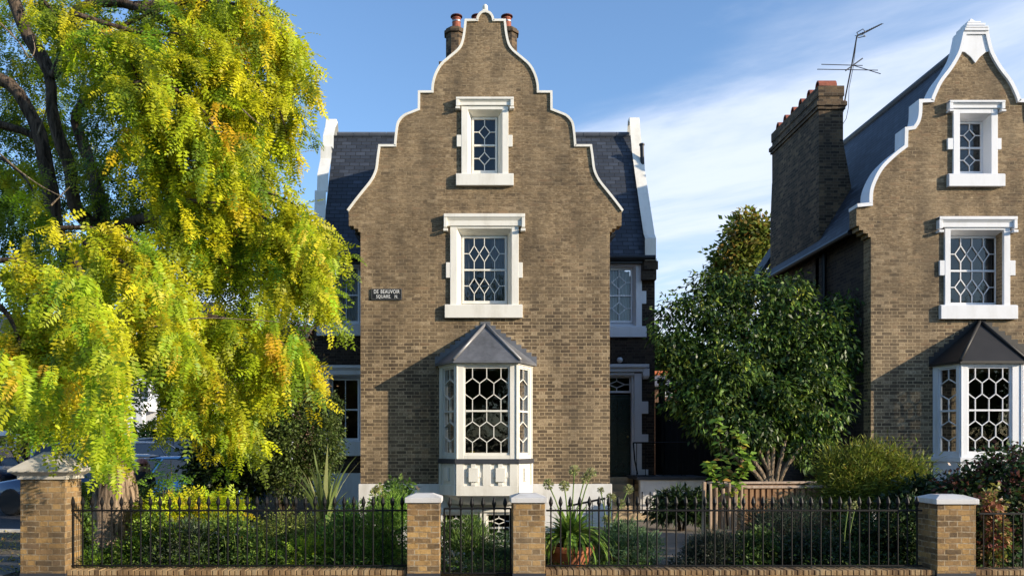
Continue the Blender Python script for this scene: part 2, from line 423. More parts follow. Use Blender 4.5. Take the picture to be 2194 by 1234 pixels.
def crown(lobes, n_clump, per, L, W, cr, pal, wts=None, rough=.13, droop=.3, up=.0, inner=.35, spiky=0, zmin=.03, outw=.7, jit=.2):
    lb=np.array(lobes); vol=lb[:,3]*lb[:,5]+.0; pr=vol/vol.sum()
    k=rng.choice(len(lb),n_clump,p=pr)
    d=unit(rng.normal(size=(n_clump,3)))
    bump=1+rough*np.sin(d[:,0]*7+k)*np.cos(d[:,2]*6+k*2)+rng.normal(0,.07,n_clump)
    r=np.where(rng.random(n_clump)<inner, rng.random(n_clump)**.5*.85, .82+.2*rng.random(n_clump))*bump
    cc=lb[k,:3]+d*lb[k,3:6]*r[:,None]
    ccol=pal_colors(pal,n_clump,wts,jit)
    n=n_clump*per
    ki=np.repeat(np.arange(n_clump),per)
    c=cc[ki]+rng.normal(size=(n,3))*cr*.6
    out=unit(c-cc[ki])*.6+d[ki]*outw
    D=out+rng.normal(size=(n,3))*.45+np.array([0,0,-droop+up])
    if spiky: D=D*(1-spiky)+np.array([0,0,1.])*spiky+rng.normal(size=(n,3))*.12
    N=d[ki]*.8+rng.normal(size=(n,3))*.6+np.array([0,0,.5])
    Ls=L*(.65+.6*rng.random(n)); Ws=W*(.7+.5*rng.random(n))
    col=ccol[ki]*(1+rng.normal(0,.15,(n,1)))
    keep=c[:,2]>zmin
    return leaf_quads(c[keep],D[keep],N[keep],Ls[keep],Ws[keep]),np.clip(col[keep],.002,1)
def cat_q(*a): return np.concatenate([x[0] for x in a]),np.concatenate([x[1] for x in a])

def frond_template(pairs=8, length=1.0, leaf=.17, w=.40):
    # pinnate leaf along +x, leaflets +-y, normal +z ; drooping rachis
    q=[]
    for i in range(pairs):
        t=.16+.80*i/(pairs-1); x=t*length; z=-.28*t*t
        sc=(.75+.5*math.sin(PI*min(1,t*.9+.12)))*leaf
        for s in (-1,1):
            dx,dy,dz=.32,s*.95,-.22
            b=np.array([x,0,z]); dd=np.array([dx,dy,dz]); dd/=np.linalg.norm(dd)
            pr=np.cross(np.array([0,0,1.]),dd); pr/=np.linalg.norm(pr)
            q.append([b,b+dd*sc*.5+pr*sc*w*.5,b+dd*sc,b+dd*sc*.5-pr*sc*w*.5])
    b=np.array([length*.97,0,-.27]); dd=np.array([.9,0,-.4]); pr=np.array([0,1.,0])
    q.append([b,b+dd*leaf*.5+pr*leaf*w*.5,b+dd*leaf,b+dd*leaf*.5-pr*leaf*w*.5])
    # the rachis itself
    q.append([np.array([0,-.008,0]),np.array([.5,-.008,-.07]),np.array([1,0,-.28]),np.array([.5,.008,-.07])])
    return np.array(q)
def fronds(C, D, N, S, col, tmpl):
    D=unit(D); Y_=unit(np.cross(N,D)); Z=np.cross(D,Y_)
    R=np.stack([D,Y_,Z],axis=1)            # rows = local axes
    q=np.einsum('mvk,nkj->nmvj',tmpl,R); n,m=q.shape[:2]
    b=q[:,:,:1,:]; e=q-b; ln=np.abs(tmpl[:,2]-tmpl[:,0]).max(1)[None,:,None,None]
    tw=rng.normal(size=(n,m,1,3))*.13*ln*np.array([0,.5,1,.5])[None,None,:,None]
    q=(b+e*(.75+.5*rng.random((n,m,1,1)))+tw)*S[:,None,None,None]+C[:,None,None,:]
    cc=np.repeat(col[:,None,:],m,axis=1)*(1+rng.normal(0,.13,(n,m,1)))
    return q.reshape(-1,4,3),np.clip(cc.reshape(-1,3),.002,1)
# ---------------- windows ----------------
def pattern_bars(mb, x0,x1,z0,z1, kind, n, w, d0,d1, hw=None):
    W=x1-x0; H=z1-z0; zt=z1
    def B(p,q): mb.bar(p,q,w,d0,d1)
    if kind=='dia':
        h=W*(hw if hw else 1/(2*(n+1)))
        xs=[x0+W*(i+1)/(n+1) for i in range(n)]; zc=z0+H*.5; v=H*.26
        for x in xs:
            B((x,z1),(x,zc+v)); B((x,z0),(x,zc-v))
            B((x,zc+v),(x-h,zc)); B((x,zc+v),(x+h,zc)); B((x-h,zc),(x,zc-v)); B((x+h,zc),(x,zc-v))
        B((x0,zc),(xs[0]-h,zc)); B((xs[-1]+h,zc),(x1,zc))
    elif kind=='hex':
        a,b,c,e=[z1-H*k for k in (.235,.36,.62,.745)]
        for i in range(n):
            xm=x0+W*(i+.5)/n; xl=x0+W*i/n; xr=x0+W*(i+1)/n
            B((xm,z1),(xm,a)); B((xm,a),(xl,b)); B((xm,a),(xr,b))
            B((xl,c),(xm,e)); B((xr,c),(xm,e)); B((xm,e),(xm,z0))
            if i>0: B((xl,b),(xl,c))
    elif kind=='cross':
        xm=(x0+x1)/2; B((xm,z1),(xm,z0))
def sash_parts(win, x0,x1,z0,z1,y, kind,n, fr=.045, bw=.02, mid=None, mat=None, hw=None, T=None, glass_name='glass_pane'):
    mat=mat or M['white']
    f=MB(); f.T=T
    f.box(x0,x0+fr,y,y+.05,z0,z1); f.box(x1-fr,x1,y,y+.05,z0,z1)
    f.box(x0+fr,x1-fr,y+.002,y+.05,z1-fr,z1); f.box(x0+fr,x1-fr,y+.002,y+.05,z0,z0+fr*1.5)
    if mid is None: mid=(z0+z1)/2
    if mid: f.box(x0+fr,x1-fr,y-.004,y+.05,mid-.02,mid+.02)
    f.build('sash_frame',mat,win,bevel=.004)
    b=MB(); b.T=T
    gx0,gx1=x0+fr,x1-fr
    if mid:
        pattern_bars(b,gx0,gx1,mid+.02,z1-fr,kind,n,bw,y+.006,y+.03,hw)
        b.build('glazing_bars',mat,win); b=MB(); b.T=T
        pattern_bars(b,gx0,gx1,z0+fr*1.5,mid-.02,kind,n,bw,y+.008,y+.032,hw)
    else: pattern_bars(b,gx0,gx1,z0+fr*1.5,z1-fr,kind,n,bw,y+.006,y+.03,hw)
    b.build('glazing_bars',mat,win)
    g=MB(); g.T=T
    g.face([(gx0,y+.035,z0+fr),(gx1,y+.035,z0+fr),(gx1,y+.035,z1-fr),(gx0,y+.035,z1-fr)])
    g.build(glass_name,M['glass'],win)
def curtain(win, x0,x1,z0,z1,y, mat, amp=.03, waves=5, gather=0):
    mb=MB(); n=waves*8
    pts=[(x0+(x1-x0)*i/n, y+amp*math.sin(2*PI*waves*i/n+.4*math.sin(i))) for i in range(n+1)]
    rows=6
    g=[]
    for r in range(rows+1):
        t=r/rows; k=1-gather*t*t
        g.append([mb.pt((x0+(p[0]-x0)*k,p[1],z1+(z0-z1)*t)) for p in pts])
    for r in range(rows):
        for i in range(n): mb.f.append([g[r][i],g[r][i+1],g[r+1][i+1],g[r+1][i]])
    return mb.build('curtain',mat,win,smooth=True,recalc=False)
def window(parent, name, Yf, op, sash, rec, body, hood, ears, sill, kind, n, mat, mid=None, hw=None, bw=.0165, drop=.12, proud=.05, fr=.045, side_ok=(1,1)):
    """pixel rectangles (x0,x1,ytop,ybot) measured at plane Yf; sash measured at Yf+rec"""
    X=lambda p:PX(p,Yf); Z=lambda p:PZ(p,Yf)
    ox0,ox1,oz1,oz0=X(op[0]),X(op[1]),Z(op[2]),Z(op[3])
    ys=Yf+rec
    sx0,sx1,sz1,sz0=PX(sash[0],ys),PX(sash[1],ys),PZ(sash[2],ys),PZ(sash[3],ys)
    m=MB(); yp=Yf-proud
    bx0,bx1=X(body[0]),X(body[1])
    sz_t,sz_b=Z(sill[2]),Z(sill[3])
    ht,hb=(Z(hood[2]),Z(hood[3])) if hood else (oz1+.12,oz1+.12)
    # jambs, head
    m.box(bx0,ox0,yp,Yf+.01,sz_t,hb); m.box(ox1,bx1,yp,Yf+.01,sz_t,hb)
    m.box(ox0,ox1,yp+.002,Yf+.01,oz1,hb)
    if oz0>sz_t+.005: m.box(ox0,ox1,yp+.002,Yf+.01,sz_t,oz0)
    # ears
    if ears:
        for e0,e1 in ((ears[0],body[0]),(body[1],ears[1])):
            if e0 is None or e1 is None: continue
            m.box(X(e0),X(e1),yp+.004,Yf+.01,Z(ears[3]),Z(ears[2]))
    # sill block, weathered top
    m.box(X(sill[0]),X(sill[1]),yp-.05,Yf+.01,sz_b,sz_t-.015)
    m.frustum(X(sill[0]),X(sill[1]),yp-.05,Yf,sz_t-.015,X(sill[0]),X(sill[1]),yp-.005,Yf,sz_t+.01)
    # splayed reveal
    a=[(ox0,yp,oz0),(ox1,yp,oz0),(ox1,yp,oz1),(ox0,yp,oz1)]
    b=[(sx0,ys+.05,sz0),(sx1,ys+.05,sz0),(sx1,ys+.05,sz1),(sx0,ys+.05,sz1)]
    for k in range(4): m.face([a[k],a[(k+1)%4],b[(k+1)%4],b[k]])
    if hood:
        hx0,hx1=X(hood[0]),X(hood[1]); hm=hb+(ht-hb)*.45
        m.box(hx0+.05,hx1-.05,yp-.03,Yf+.01,hb,hm)
        m.frustum(hx0+.05,hx1-.05,yp-.03,Yf,hm,hx0+.01,hx1-.01,yp-.068,Yf,hm+(ht-hm)*.45)
        m.box(hx0,hx1,yp-.08,Yf+.01,hm+(ht-hm)*.45,ht)
        for s,hx in ((1,hx0),(-1,hx1)):
            m.box(min(hx,hx+s*.07),max(hx,hx+s*.07),yp-.07,Yf+.008,hb-drop*.3,ht-.01)
            m.box(min(hx-s*.01,hx+s*.09),max(hx-s*.01,hx+s*.09),yp-.085,Yf+.006,hb-drop,hb-drop*.55)
    w=m.build(name,mat,parent,bevel=.006)
    sash_parts(w,sx0,sx1,sz0,sz1,ys,kind,n,mid=mid,mat=mat,hw=hw,bw=bw,fr=fr)
    hole=[(ox0-.01,oz0-.01),(ox1+.01,oz0-.01),(ox1+.01,oz1+.01),(ox0-.01,oz1+.01)]
    return w,hole,(sx0,sx1,sz0,sz1,ys)

# canted bay
def bay(parent, Yf, xb0,xb1, xf0,xf1, proj, z_sill,z_head, zbase, roof_z0, apex, eave, mat, roofmat, rollmat, sillmat, posts, panels=False, zbot=None, win_z=None, step_flash=True, gh=None):
    w=MB()
    yF=Yf-proj
    A=[(xb0,Yf),(xf0,yF),(xf1,yF),(xb1,Yf)]
    bw=MB()
    faces=[(A[0],A[1]),(A[1],A[2]),(A[2],A[3])]
    holder=None
    def TF(a,b):
        d=Vector((b[0]-a[0],b[1]-a[1])); L=d.length; d/=L; nrm=Vector((-d.y,d.x))  # inward (+ = into the house)
        return L,(lambda p:(a[0]+d.x*p[0]+nrm.x*p[1], a[1]+d.y*p[0]+nrm.y*p[1], p[2]))
    # body: posts & head in one mesh
    sashes=[]
    for i,(a,b) in enumerate(faces):
        L,T=TF(a,b); bw.T=T
        pl,pr=posts[i]
        o=.001*i
        bw.box(0,pl,0,.12,z_sill,z_head); bw.box(L-pr,L,o,.12,z_sill,z_head)
        bw.box(pl,L-pr,.004,.12,win_z[1],z_head-.001); bw.box(pl,L-pr,.004,.12,z_sill,win_z[0])
        # slim raised fillets at the corners
        bw.box(.008,.03,-.018,.0,z_sill,z_head); bw.box(L-.03,L-.008,-.018,.0,z_sill,z_head)
        sashes.append((L,T,pl,pr))
    bw.T=None
    # cornice
    def ring(off,z0,z1,mb,zz=None):
        pts=[(xb0-off,Yf),(xf0-off*.6,yF-off),(xf1+off*.6,yF-off),(xb1+off,Yf)]
        a=[mb.pt((x,y,z0)) for x,y in pts]; b=[mb.pt((x,y,z1)) for x,y in pts]
        mb.f.append(a); mb.f.append(b[::-1])
        for k in range(4): mb.f.append([a[k],a[(k+1)%4],b[(k+1)%4],b[k]])
    ring(.03,z_head,z_head+.05,bw)
    b0=bw.build('bay_window',mat,parent,bevel=.004)
    for (L,T,pl,pr),kn in zip(sashes,(1,3,1)):
        sash_parts(b0,pl,L-pr,win_z[0],win_z[1],.03,'hex',kn,T=T,fr=.035,bw=.0175,mat=mat)
    # sill band
    s=MB(); ring(.045,z_sill-.10,z_sill,s); s.build('sill_band',sillmat,b0,bevel=.006)
    # apron
    ap=MB(); ring(.0,zbase,z_sill-.10,ap)
    for i,(a,b) in enumerate(faces):
        L,T=TF(a,b); ap.T=T
        if panels:
            ap.box(0.003,L-.003,-.03,0,zbase+.001,zbase+.21)
            zt=z_sill-.10-.002; zb=zbase+.21
            if i==1:
                xs=[0.003,.165,None,L/2-.085,L/2+.085,None,L-.165,L-.003]
                ap.box(.003,.165,-.028,0,zb,zt); ap.box(L/2-.085,L/2+.085,-.028,0,zb,zt); ap.box(L-.165,L-.003,-.028,0,zb,zt)
                for cx in ((.165+L/2-.085)/2,(L-.165+L/2+.085)/2):
                    h=zt-zb; cz=zb+h*.5
                    ap.box(cx-.10,cx+.10,-.062,0,cz-h*.32,cz+h*.32)
                    ap.box(cx-.155,cx+.155,-.036,0,cz-h*.12,cz+h*.12)
                    ap.box(cx-.05,cx+.05,-.038,0,zb+.005,zt-.003)
            else:
                ap.box(.003,.09,-.028,0,zb,zt); ap.box(L-.09,L-.003,-.028,0,zb,zt)
                cx=L/2; h=zt-zb; cz=zb+h*.5
                ap.box(cx-.09,cx+.09,-.05,0,cz-h*.3,cz+h*.3)
    ap.T=None
    if panels:   # moulded underside
        pts=[(xb0,Yf),(xf0,yF),(xf1,yF),(xb1,Yf)]
        q=[(xb0+.12,Yf),(xf0+.25,yF+.25),(xf1-.25,yF+.25),(xb1-.12,Yf)]
        a=[ap.pt((x,y,zbase-.001)) for x,y in pts]; b=[ap.pt((x,y,zbase-.20)) for x,y in q]
        for k in range(4): ap.f.append([a[k],a[(k+1)%4],b[(k+1)%4],b[k]])
        ap.f.append(b)
    ap.build('apron_panel',mat,b0,bevel=.005)
    # hipped lead roof
    r=MB(); off=eave
    E=[(xb0-off*1.0,Yf),(xf0-off*.55,yF-off),(xf1+off*.55,yF-off),(xb1+off*1.0,Yf)]
    z0=roof_z0; e=[r.pt((x,y,z0)) for x,y in E]; e2=[r.pt((x,y,z0+.05)) for x,y in E]
    ax,az=apex; ap_=r.pt((ax,Yf-.02,az)); bk=r.pt((ax,Yf+.02,az))
    for k in range(3): r.f.append([e[k],e[k+1],e2[k+1],e2[k]]); r.f.append([e2[k],e2[k+1],ap_])
    r.f.append(e[::-1]); r.f.append([e2[3],e[3],e[0],e2[0],ap_])
    ro=r.build('bay_roof',roofmat,b0)
    rl=MB()
    for k in (1,2): rl.tube([(E[k][0],E[k][1],z0+.06),(ax,Yf-.03,az+.02)],.035,8)
    rl.build('hip_roll',rollmat,ro,smooth=True)
    if step_flash:
        fl=MB()
        n=10
        for s,(ex) in ((-1,E[0][0]),(1,E[3][0])):
            for k in range(n):
                t=k/n; x0=ex+(ax-ex)*t; x1=ex+(ax-ex)*(t+1/n)
                zz=z0+.05+(az-z0-.05)*t; 
                fl.box(min(x0,x1),max(x0,x1),Yf-.012,Yf,zz-.02,zz+(az-z0)/n+.075)
        fl.build('stepped_flashing',roofmat,ro)
    # ceiling & interior floor slab so the room reads as a room
    return b0

def gable_block(parent, cx, Yf, half_px, prof_px, kneel_px, holes, depth, th, brickm, cop_mat, cop_t, cop_d, cop_proud, zb):
    prof=smooth_profile(prof_px)
    right=[(cx+PX(VX+o,Yf),PZ(y,Yf)) for o,y in prof]      # bottom -> apex
    left=[(cx-PX(VX+o,Yf),PZ(y,Yf)) for o,y in prof]
    kr=[(cx+PX(VX+o,Yf),PZ(y,Yf)) for o,y in kneel_px]
    kl=[(cx-PX(VX+o,Yf),PZ(y,Yf)) for o,y in kneel_px]
    hw=half_px/F*Yf
    outer=[(cx-hw,zb),(cx+hw,zb)]+kr+right+left[::-1][1:]+kl[::-1]
    w=MB(); w.wall(outer,holes,Yf,Yf+th)
    fw=w.build('front_wall',brickm,parent)
    c=MB()
    path=left+right[::-1][1:]
    ribbon(c,path,cop_t,Yf-cop_proud,Yf+cop_d)
    return fw,c,path,hw

# =============== MAIN HOUSE ===============
YF=17.9; YW=21.2
cxm=PX(1039.5,YF)
house=thing('brick_house','brown brick house with curved stepped gable, slate side wings and white bay window','house',(cxm,YF,0),group='Dutch gabled brick houses')
W1,h1,s1=window(house,'window',YF,(979,1096,491,660),(990,1086,506,651),.16,(964.5,1111),(951,1124,461,486),(955.5,1119.5,563,596),(953,1119,654,682),'dia',3,M['white'])
W2,h2,s2=window(house,'window',YF,(1002,1076,237,376),(1011,1065.5,252,372),.16,(988.5,1089),(977,1100,213,229),(978.5,1098,291,316),(977,1100,374.5,400),'dia',1,M['white'],hw=.26,drop=.09)
curtain(W1,s1[0]+.62,s1[1]-.03,s1[2]+.05,s1[3]-.05,s1[4]+.14,M['curtain_grey'],waves=5)
curtain(W1,s1[0]+.03,s1[0]+.16,s1[2]+.05,s1[3]-.05,s1[4]+.14,M['curtain_grey'],waves=2)
prof=[(292.5,453),(276,431),(260,411),(247,395),(238,381),(231,363),(228,340),(224.5,315),(190.5,315),(190,303),(186.5,272),(182,260),(172,250),(158,244),(140,237),(139.5,200),(111,200),(109.5,179),(103,158),(92,140),(75,125),(57,109.5),(48,95),(43,73),(40,47),(15.5,47),(13.5,38),(8.5,31),(0,28)]
kneel=[(267,497),(272,497),(272,490),(281,490),(281,484),(292,484)]
zl=-.9
# holes: bay opening, basement window, two windows
bx=lambda p:PX(p,YF); bz=lambda p:PZ(p,YF)
bay_hole=[(bx(968),bz(968)),(bx(1112),bz(968)),(bx(1112),bz(792)),(bx(968),bz(792))]
base_hole=[(bx(948),bz(1172)),(bx(1097),bz(1172)),(bx(1097),bz(1101)),(bx(948),bz(1101))]
fw,cop,path,hw=gable_block(house,cxm,YF,267,prof,kneel,[h1,h2,bay_hole,base_hole],3.3,.33,M['brick_main'],M['white'],.045,.36,.035,zl)
cop.box(cxm-.06,cxm+.06,YF-.0,YF+.28,bz(28)+.04,bz(28)+.08)
co=cop.build('gable_coping',M['white'],house,bevel=.006)
fb=MB(); fb.lathe([(.0,0),(.03,.0),(.035,.03),(.05,.055),(.062,.09),(.055,.13),(.03,.16),(0,.165)],(cxm,YF+.12,bz(28)+.075),14)
fb.build('ball_finial',M['white'],co,smooth=True)
# block side walls + plinth
m=MB()
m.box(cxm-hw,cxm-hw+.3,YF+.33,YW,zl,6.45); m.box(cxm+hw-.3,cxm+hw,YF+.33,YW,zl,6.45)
XL,XR=PX(673,YW),PX(1403,YW)
def wrect(x0,x1,y0,y1,Y): return [(PX(x0,Y),PZ(y1,Y)),(PX(x1,Y),PZ(y1,Y)),(PX(x1,Y),PZ(y0,Y)),(PX(x0,Y),PZ(y0,Y))]
# wing windows
rw,rh,rs=window(house,'window',YW,(1294,1362,568,701),(1298,1355,575,692),.12,(1283,1374.5),None,(1274,1384,624,651),(1274,1384,700,723),'dia',1,M['white2'],hw=.31,bw=.022)
lw,lh,ls=window(house,'window',YW,(708,775,566,696),(714,770,572,693),.12,(694,786),None,(684,796,624,651),(680,797,694,720),'cross',1,M['white2'],bw=.022)
gw,gh_,gs=window(house,'window',YW,(706,775,805,948),(710,770,811,944),.12,(693,787),(682,798,783,803),None,(684,796,944,976),'cross',1,M['white2'],bw=.022,mid=None)
curtain(rw,rs[0]+.06,rs[0]+.30,rs[2]+.06,rs[3]-.06,rs[4]+.10,M['curtain'],waves=3)
curtain(rw,rs[1]-.32,rs[1]-.05,rs[2]+.06,rs[3]-.06,rs[4]+.12,M['curtain'],waves=3)
curtain(lw,ls[0]+.06,ls[1]-.06,ls[2]+.06,ls[3]-.06,ls[4]+.12,M['curtain'],waves=6)
door_hole=wrect(1288,1358,803,1020,YW)
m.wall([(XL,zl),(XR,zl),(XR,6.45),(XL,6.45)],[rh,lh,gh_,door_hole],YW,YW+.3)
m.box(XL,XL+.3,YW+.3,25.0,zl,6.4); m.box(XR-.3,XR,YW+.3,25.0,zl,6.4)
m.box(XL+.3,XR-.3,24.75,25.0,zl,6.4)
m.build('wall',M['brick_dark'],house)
# inner walls / floors seen through the glass
m=MB()
m.wall([(cxm-hw+.32,zl),(cxm+hw-.32,zl),(cxm+hw-.32,6.6),(cxm,9.7),(cxm-hw+.32,6.6)],[],20.4,20.5)
m.box(cxm-hw+.32,cxm+hw-.32,YF+.34,20.38,4.45,4.55); m.box(cxm-hw+.32,cxm+hw-.32,YF+.34,20.38,1.15,1.25); m.box(cxm-1.7,cxm+1.7,YF+.34,20.38,7.1,7.2)
m.box(XL+.32,XR-.32,23.0,23.1,zl,6.4); m.box(XL+.32,XR-.32,YW+.32,22.98,3.9,4.0)
m.build('interior_wall',M['interior'],house)
# plinth
m=MB()
py0=bz(1036)
m.wall([(cxm-hw-.04,zl),(cxm+hw+.04,zl),(cxm+hw+.04,py0),(cxm-hw-.04,py0)],[base_hole],YF-.05,YF-.001)
m.box(cxm+hw+.001,cxm+hw+.04,YF,YW-.001,zl,py0); m.box(cxm-hw-.04,cxm-hw-.001,YF,YW-.001,zl,py0)
m.box(XL-.03,cxm-hw-.05,YW-.05,YW-.001,zl,PZ(1013,YW)); 
m.build('plinth',M['plinth'],house,bevel=.008)
# basement window: two sashes with a mullion
bwm=MB()
x0,x1,z1_,z0_=bx(943),bx(1101),bz(1096),bz(1172)
bwm.box(x0,x1,YF-.11,YF-.052,z1_,z1_+.07)
bwm.box(bx(1028),bx(1042),YF-.07,YF+.1,z0_+.1,z1_)
bwm.box(x0-.02,x1+.02,YF-.13,YF-.052,z0_-.05,z0_+.06)
bw0=bwm.build('basement_window',M['white'],house,bevel=.005)
sash_parts(bw0,bx(949),bx(1028),z0_+.1,z1_-.03,YF+.02,'dia',2,mat=M['white'])
sash_parts(bw0,bx(1042),bx(1096),z0_+.1,z1_-.03,YF+.021,'dia',1,mat=M['white'],hw=.36)
# bay window
bay0=bay(house,YF,bx(942),bx(1140),PX(977,YF-.66),PX(1109,YF-.66),.66,PZ(983,YF-.66),PZ(781,YF-.66),PZ(1062,YF-.66),PZ(778,YF-.66),(bx(1040),bz(697)),.10,M['white'],M['lead'],M['leadlight'],M['dark_sill'],
    [(.13,.10),(.16,.16),(.10,.13)],True,win_z=(PZ(975,YF-.66),PZ(785,YF-.66)))
curtain(bay0,bx(949),bx(966),PZ(973,YF-.3),PZ(788,YF-.3),YF-.12,M['curtain'],waves=3,amp=.02)
curtain(bay0,bx(1118),bx(1132),PZ(973,YF-.3),PZ(788,YF-.3),YF-.12,M['curtain'],waves=2,amp=.02)
# gable block roof & cross wing roof
zr=10.36; zev=6.53; yr=23.07
m=MB()
ex=2.86
m.quad_slab((cxm-ex,YF+.3,6.45),(cxm-ex,22.5,6.45),(cxm,22.5,10.15),(cxm,YF+.3,10.15),-.09)
m.quad_slab((cxm+ex,YF+.3,6.45),(cxm,YF+.3,10.15),(cxm,22.5,10.15),(cxm+ex,22.5,6.45),-.09)
m.quad_slab((XL+.2,YW-.22,zev),(XR-.2,YW-.22,zev),(XR-.2,yr,zr),(XL+.2,yr,zr),.07)
m.quad_slab((XL+.2,25.2,zev),(XL+.2,yr,zr),(XR-.2,yr,zr),(XR-.2,25.2,zev),.07)
rf=m.build('roof',M['slate'],house)
rt=MB(); x=XL+.3
k=0
while x<XR-.3:
    rt.tube([(x,yr,zr+.02),(min(x+.44,XR-.3),yr,zr+.02)],.095,8,squash=.8); x+=.455; k+=1
rt.build('ridge_tiles',plain('ridge_tile_grey',(.10,.11,.135),.5,.2,3,.2),rf)
m=MB()
# soffit boards below kneelers and gutters
for s in (-1,1):
    m.quad_slab((cxm+s*2.86,YF+.33,6.40),(cxm+s*2.86,YW-.2,6.40),(cxm+s*(hw-.02),YW-.2,6.30),(cxm+s*(hw-.02),YF+.33,6.30),.03)
m.tube([(XL+.02,YW-.26,zev-.04),(XR-.05,YW-.26,zev-.04)],.07,8)
m.box(XL,cxm-hw-.01,YW-.2,YW-.001,zev-.16,zev-.05); m.box(cxm+hw+.01,XR,YW-.2,YW-.001,zev-.16,zev-.05)
m.build('gutter',M['gutter'],house)
# side parapets in profile (gable ends of the wing)
def parapet(x0,x1,stepped):
    if stepped: pr=[(YW-.28,6.95),(YW-.10,7.35),(YW+.06,7.95),(YW+.08,8.35),(YW+.38,8.4),(YW+.45,8.9),(YW+.9,9.5),(YW+.92,9.85),(YW+1.25,9.9),(YW+1.3,10.3),(YW+1.6,10.65),(yr-.12,10.95),(yr+.12,10.95)]
    else: pr=[(YW-.28,6.98),(YW-.12,7.12),(YW+.35,7.95),(YW+.9,8.95),(YW+1.4,9.9),(yr-.16,10.82),(yr-.1,11.0),(yr+.1,11.0)]
    back=[(2*yr-y,z) for y,z in pr[::-1]]
    poly=[(YW-.28,6.42)]+pr+back+[(2*yr-YW+.28,6.42)]
    poly=[(y,z if z<6.99 else 6.98+(z-6.98)*.955) for y,z in poly]; mb=MB(); mb.T=lambda p:(p[1],p[0],p[2]); mb.wall(poly,[],x0,x1)
    return mb.build('parapet',M['white'],house,bevel=.008)
parapet(XR-.31,XR-.03,False); parapet(XL+.0,XL+.29,True)
m=MB(); m.box(XR-.36,XR-.003,YW-.2,YW-.003,5.95,6.40); m.box(XR-.33,XR+.03,YW-.24,YW-.201,6.2,6.415)
m.build('kneeler_brick',M['brick_dark'],house)
# door with fanlight
m=MB()
dz1,dz0=PZ(848,YW),PZ(1020,YW); 
X=lambda p:PX(p,YW); Z=lambda p:PZ(p,YW)
m.box(X(1358),X(1374),YW-.07,YW+.01,Z(1020),Z(800)); m.box(X(1278),X(1290),YW-.07,YW+.01,Z(1020),Z(800))
m.box(X(1290),X(1358),YW-.068,YW+.01,Z(804),Z(798))
for a,b in ((860,886),(930,948),(1005,1020)): m.box(X(1374),X(1388),YW-.065,YW+.01,Z(b),Z(a))
m.box(X(1353),X(1358),YW,YW+.22,Z(1020),Z(803)); m.box(X(1288),X(1292),YW,YW+.22,Z(1020),Z(803)); m.box(X(1292),X(1353),YW+.001,YW+.22,Z(807),Z(802))
m.box(X(1270),X(1388),YW-.18,YW+.01,Z(788),Z(781)); m.box(X(1274),X(1384),YW-.12,YW+.009,Z(797),Z(788))
m.box(X(1375),X(1389),YW-.15,YW+.008,Z(806),Z(790)); m.frustum(X(1377),X(1387),YW-.1,YW,Z(812),X(1375),X(1389),YW-.15,YW,Z(806))
ds=m.build('door_surround',M['white2'],house,bevel=.006)
sash_parts(ds,X(1293)+.0,X(1353),Z(841),Z(806),YW+.10,'dia',1,mid=0,mat=M['white2'],hw=.33,fr=.035)
m=MB(); yd=YW+.14
m.box(X(1292),X(1353),yd,yd+.06,Z(1020),Z(845))
for a,b,c,d in ((1297,1320,900,852),(1325,1348,900,852),(1297,1320,962,906),(1325,1348,962,906),(1297,1348,1014,968)):
    m.frustum(X(a),X(b),yd-.02,yd,Z(c),X(a),X(b),yd-.02,yd,Z(d))
do=m.build('door',M['door'],house,bevel=.008)
m=MB(); m.lathe([(0,0),(.03,0),(.035,.02),(.02,.04),(0,.045)],(0,0,0),12); m.T=None
k=MB(); k.T=lambda p:(p[0]+X(1346),yd-.022-p[2],p[1]+Z(935)); k.lathe([(0,0),(.02,0),(.02,.03),(.034,.045),(.03,.07),(0,.075)],(0,0,0),12)
k.build('door_knob',plain('brass',(.45,.33,.12),.3,.05,5,.02,1.0),do,smooth=True)
# steps
m=MB()
zt=Z(1021); n=6; rise=zt/n
for i in range(n):
    y1=YW-.02-.26*i; wid=.0 if i<4 else .45
    m.box(X(1290)-.0,PX(1359,YW)+(.0 if i<4 else .55)+.06,y1-.26-(1.0 if i==0 else 0)*0,y1 if i==0 else y1+.0,0-.2,zt-rise*i)
m.build('doorstep',M['sandstone'],house,bevel=.01)
# vent pipe
m=MB(); vx=PX(1376,22.4)
m.tube([(vx+.04,22.4,PZ(400,22.4)),(vx+.02,22.4,PZ(380,22.4)),(vx-.01,22.4,PZ(312,22.4))],.055,10); m.lathe([(.075,0),(.075,.04),(.06,.05)],(vx-.01,22.4,PZ(312,22.4)),10)
m.build('vent_pipe',M['gutter'],house,smooth=False)
